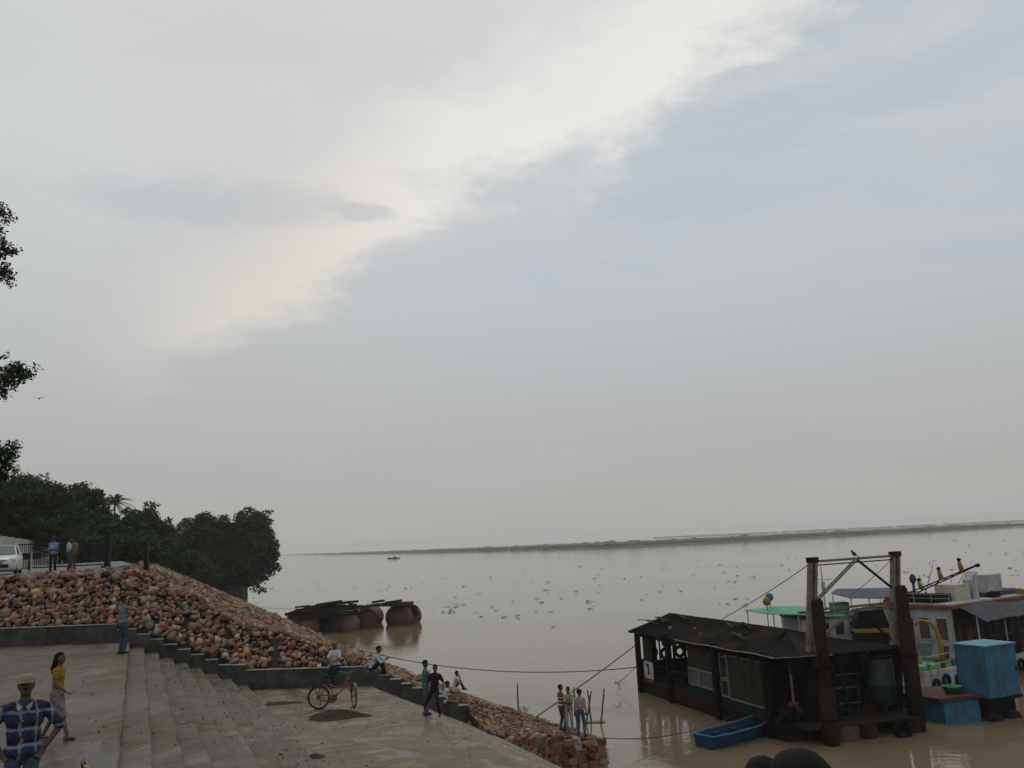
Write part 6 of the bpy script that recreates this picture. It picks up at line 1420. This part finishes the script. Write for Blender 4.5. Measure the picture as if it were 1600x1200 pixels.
# ================================================================== BICYCLE AND SMALL THINGS
def bicycle():
    pr, pf = on(Z_LOW, 498, 1108.5), on(Z_LOW, 552, 1106); d = pf - pr; t = thing('bicycle', 'red bicycle with rear carrier leaning on its stand on the lower platform', 'bicycle', (pr.x, pr.y, Z_LOW), math.atan2(d.y, d.x))
    t.rotation_euler = (R(-5), 0, math.atan2(d.y, d.x)); r = .335; WB = 1.05
    Mr = pm('bike_red', (.15, .016, .022), .35, .2, 4, 0, spec=.6); Mc = pm('bike_steel', (.12, .12, .125), .4, .2, 5, 0, metal=.8); Mk = pm('tyre_black', (.012, .012, .012), .8, .2, 8, 0)
    def wheel(c, ax, par):
        w_ = MB().torus(c, r - .018, .021, ax, 36, 8).build('tyre', Mk, par, True); rm = MB().torus(c, r - .048, .011, ax, 32, 6).build('rim', Mc, par, True)
        sp = MB(); dd, s_, t_ = basis(Vector(ax)); c = Vector(c)
        for k in range(28): a = 2 * math.pi * k / 28; sp.tube(c + dd * (.03 if k % 2 else -.03) + (s_ * math.cos(a + .3) + t_ * math.sin(a + .3)) * .02, c + (s_ * math.cos(a) + t_ * math.sin(a)) * (r - .05), .0016, None, 4)
        sp.build('spokes', Mc, par); MB().tube(c - dd * .05, c + dd * .05, .02, None, 10).build('hub', Mc, par, True)
    rc = Vector((0, 0, r)); fc = Vector((WB, 0, r)); bb = Vector((.44, 0, .29)); st = Vector((.30, 0, .76)); hd0 = Vector((.90, 0, .72)); hd1 = Vector((.87, 0, .90))
    e1 = bpy.data.objects.new('rear_wheel', None); COL.objects.link(e1); e1.parent = t; wheel(rc, (0, 1, 0), e1)
    e2 = bpy.data.objects.new('front_wheel', None); COL.objects.link(e2); e2.parent = t; sa = R(-66); wheel(fc, (-math.sin(sa), math.cos(sa), 0), e2)
    f = MB()
    f.tube(bb, st, .016, None, 8).tube(bb, hd0, .02, None, 8).path([st - Vector((0, 0, .06)), Vector((.5, 0, .60)), Vector((.72, 0, .64)), hd1 - Vector((0, 0, .05))], .016, 8).tube(hd0, hd1, .022, None, 8)
    for s in (-1, 1): f.tube(bb + Vector((0, s * .03, 0)), rc + Vector((0, s * .055, 0)), .011, .009, 6).tube(st + Vector((0, s * .015, -.06)), rc + Vector((0, s * .055, 0)), .010, .008, 6)
    f.build('frame', Mr, t, True)
    ax = Vector((math.cos(sa), math.sin(sa), 0)); sd = Vector((-math.sin(sa), math.cos(sa), 0)); fk = MB()
    fk.bar(hd0 + sd * .06, hd0 - sd * .06, .03, .025)
    for s in (-1, 1): fk.path([hd0 + sd * s * .055, fc.lerp(hd0, .4) + sd * s * .055 - ax * .02, fc + sd * s * .055], [.013, .012, .009], 8)
    fk.build('fork', Mr, t, True)
    hb_ = MB(); top = Vector((.855, 0, 1.0)); hb_.tube(hd1, top, .013, None, 8).path([top + sd * -.28 - ax * .12 + Vector((0, 0, .03)), top + sd * -.24 + Vector((0, 0, .04)), top, top + sd * .24 + Vector((0, 0, .04)), top + sd * .28 - ax * .12 + Vector((0, 0, .03))], .012, 8); hb_.build('handlebar', Mc, t, True)
    for s in (-1, 1): MB().tube(top + sd * s * .28 - ax * .10 + Vector((0, 0, .03)), top + sd * s * .29 - ax * .22 + Vector((0, 0, .025)), .018, None, 8).build('grip', Mk, t, True)
    sa_ = MB(); sa_.tube(st, st + Vector((-.02, 0, .12)), .012, None, 8); sa_.build('seat_post', Mc, t)
    MB().ell((.25, 0, .91), (.15, .085, .04), 14, 8).ell((.40, 0, .905), (.08, .03, .03), 10, 6).build('saddle', Mk, t, True)
    cr = MB()
    for y in (-.07, -.025, .025, .07): cr.tube((-.30, y, .735), (.24, y, .735), .007, None, 6)
    for x in (-.30, -.1, .1, .24): cr.tube((x, -.075, .735), (x, .075, .735), .007, None, 6)
    for s in (-1, 1): cr.tube((-.2, s * .07, .735), (0, s * .06, r), .007, None, 6).tube((.05, s * .07, .735), (0, s * .06, r), .007, None, 6)
    cr.build('carrier', Mk, t)
    for c_, axx, nm, a0, a1 in ((rc, Vector((1, 0, 0)), 'rear_mudguard', 20, 190), (fc, ax, 'front_mudguard', 40, 170)):
        mg = MB(); pts = [c_ + (axx * math.cos(R(a)) + Vector((0, 0, 1)) * math.sin(R(a))) * (r + .025) for a in np.linspace(a0, a1, 16)]
        sdv = axx.cross(Vector((0, 0, 1))); vs, fs = [], []
        for p in pts: vs += [p - sdv * .028, p + sdv * .028, p + sdv * .028 + (p - c_).normalized() * .006, p - sdv * .028 + (p - c_).normalized() * .006]
        for i in range(15):
            for k in range(4): fs.append((i * 4 + k, i * 4 + (k + 1) % 4, i * 4 + 4 + (k + 1) % 4, i * 4 + 4 + k))
        mg.add(vs, fs).build(nm, Mr, t)
    ck = MB().lathe([(.09, -.006), (.1, 0), (.09, .006)], 20, bb + Vector((0, -.05, 0)), Matrix.Rotation(R(90), 3, 'X')); ck.build('chainring', Mc, t)
    MB().path([bb + Vector((.11, -.062, .02)), bb + Vector((.05, -.062, .1)), rc + Vector((.0, -.062, .06)), rc + Vector((-.06, -.062, 0)), rc + Vector((0, -.062, -.05)), bb + Vector((.05, -.062, -.09))], .022, 6, close=True).build('chain_guard', Mr, t, True)
    for s, a in ((-1, .9), (1, .9 + math.pi)):
        e_ = bb + Vector((math.cos(a) * .165, s * .075, math.sin(a) * .165)); o = MB().tube(bb + Vector((0, s * .07, 0)), e_, .01, None, 6).build('crank', Mc, t); MB().box(e_ + Vector((0, s * .06, 0)), (.09, .08, .022)).build('pedal', Mk, o)
    MB().tube((.02, .07, r - .02), (.0, .22, .0), .009, None, 6).build('kickstand', Mc, t)
bicycle()

def heap(lab, px, py, rx, ry, h, mat, seed, cat='heap', name='sand_heap'):
    p = on(Z_LOW, px, py); rr = random.Random(seed); n, m = 26, 8; vs = [(0, 0, h)]; fs = []
    for j in range(1, m + 1):
        q = j / m
        for i in range(n):
            a = 2 * math.pi * i / n; wob = 1 + .16 * math.sin(a * 3 + seed) + .1 * math.sin(a * 7 + 2 * seed); z = h * ((math.cos(q * math.pi) * .5 + .5) ** .8) * (1 + .3 * math.sin(a * 2 + seed) * q) + h * .12 * math.sin(a * 5 + j * 1.3) + (rr.uniform(-.02, .02) * h * 3 if j < m else 0)
            vs.append((math.cos(a) * rx * q * wob, math.sin(a) * ry * q * wob, max(z, .004) if j < m else -.01))
    for i in range(n): fs.append((0, 1 + i, 1 + (i + 1) % n))
    for j in range(m - 1):
        for i in range(n): a = 1 + j * n + i; b = 1 + j * n + (i + 1) % n; fs.append((a, a + n, b + n, b))
    o = tag(MB().add(vs, fs).build(name, mat, None, True), lab, cat); o.location = p; return o
M_SAND = pm('dark_sand', (.04, .031, .022), .95, .3, 8, .8, 40)
heap('dark heap of wet sand on the platform in front of the bicycle', 525, 1121, .9, .5, .2, M_SAND, 1)
heap('low spread of dark earth beside the bicycle rear wheel', 440, 1099, .7, .34, .05, M_SAND, 2, name='earth_patch')
heap('small heap of earth at the stair foot near the bottom edge', 492, 1183, .28, .2, .07, M_SAND, 4, name='earth_heap')
q = on_par(499, 1042, .12)
o = tag(MB().ell((0, 0, .07), (.085, .07, .075), 12, 8).ell((.04, .0, .14), (.03, .025, .04), 8, 6).build('plastic_bag', cloth('bag_white', (.55, .55, .52)), None, True), 'small knotted white bag on the parapet beside the seated man', 'bag'); o.location = (q.x, q.y, 4.61)

# litter, twigs and pebbles lying on the steps: uncountable
def litter():
    rr = random.Random(17); groups = {'scraps': ([], pm('paper_scrap', (.32, .31, .29), .9, .3, 6, 0)), 'debris': ([], pm('leaf_debris', (.045, .034, .025), .95, .4, 9, 0))}
    lev = lambda u: Z_UP if u < U_A else (Z_LOW if u > U_B else Z_UP - (min(int((u - U_A) / tw), NS1 - 2) + 1) * rh)
    mbs = {'scraps': MB(), 'debris': MB()}
    for k in range(900):
        if rr.random() < .62: u = rr.uniform(.9, 4.1); v = v_wall(u) - .05 - rr.random() ** 2.2 * 14
        elif rr.random() < .5: u = rr.uniform(3.7, 7.4); v = v_wall(u) - .05 - rr.random() ** 2 * 9
        else: u = rr.uniform(-3, 7.4); v = rr.uniform(9, 30)
        key = 'scraps' if rr.random() < .22 and u < 4.2 else 'debris'; s = rr.uniform(.012, .04) * (1 if key == 'scraps' else 1.1); p = G(u, v, lev(u) + .006 + s * .12)
        mbs[key].box(p, (s, s * rr.uniform(.4, 1), s * .3), Euler((rr.uniform(-.3, .3), rr.uniform(-.3, .3), rr.uniform(0, 6))).to_matrix())
    for k in mbs: stuff(tag(mbs[k].build('litter_' + k, groups[k][1]), 'pale paper scraps strewn over the stair ends' if k == 'scraps' else 'dark leaf and grit debris strewn over the steps', 'litter'))
litter()
# bird in flight at the left
def flying_bird():
    p = aty(61, 623, 60); t = thing('flying_bird', 'small dark bird gliding in the sky at the left', 'bird', p, R(20)); Mc = pm('crow_black', (.012, .012, .015))
    MB().ell((0, 0, 0), (.05, .16, .05), 10, 7).ell((0, .16, .02), (.035, .05, .035), 8, 6).build('body', Mc, t, True); MB().plate([(0, -.12, 0), (.07, -.3, 0), (-.07, -.3, 0)], .01).build('tail', Mc, t)
    for s in (-1, 1): MB().plate([(s * .03, .08, .02), (s * .26, .1, .14), (s * .46, -.06, .06), (s * .25, -.07, .12), (s * .03, -.08, .01)], .012 * s).build('wing', Mc, t)
flying_bird()

# ------------------------------------------------------------------ haze over the river
hz = MB().span(-6200, 6200, -700, 6400, -2.2, 27.0).build('haze', None); stuff(hz)
hm = bpy.data.materials.new('haze_air'); hm.use_nodes = True; ht = hm.node_tree; ht.nodes.clear()
pv = ht.nodes.new('ShaderNodeVolumePrincipled'); pv.inputs['Color'].default_value = (.97, .98, 1, 1); pv.inputs['Density'].default_value = .00026; pv.inputs['Anisotropy'].default_value = .3
oo = ht.nodes.new('ShaderNodeOutputMaterial'); ht.links.new(pv.outputs[0], oo.inputs['Volume']); hz.data.materials.append(hm)
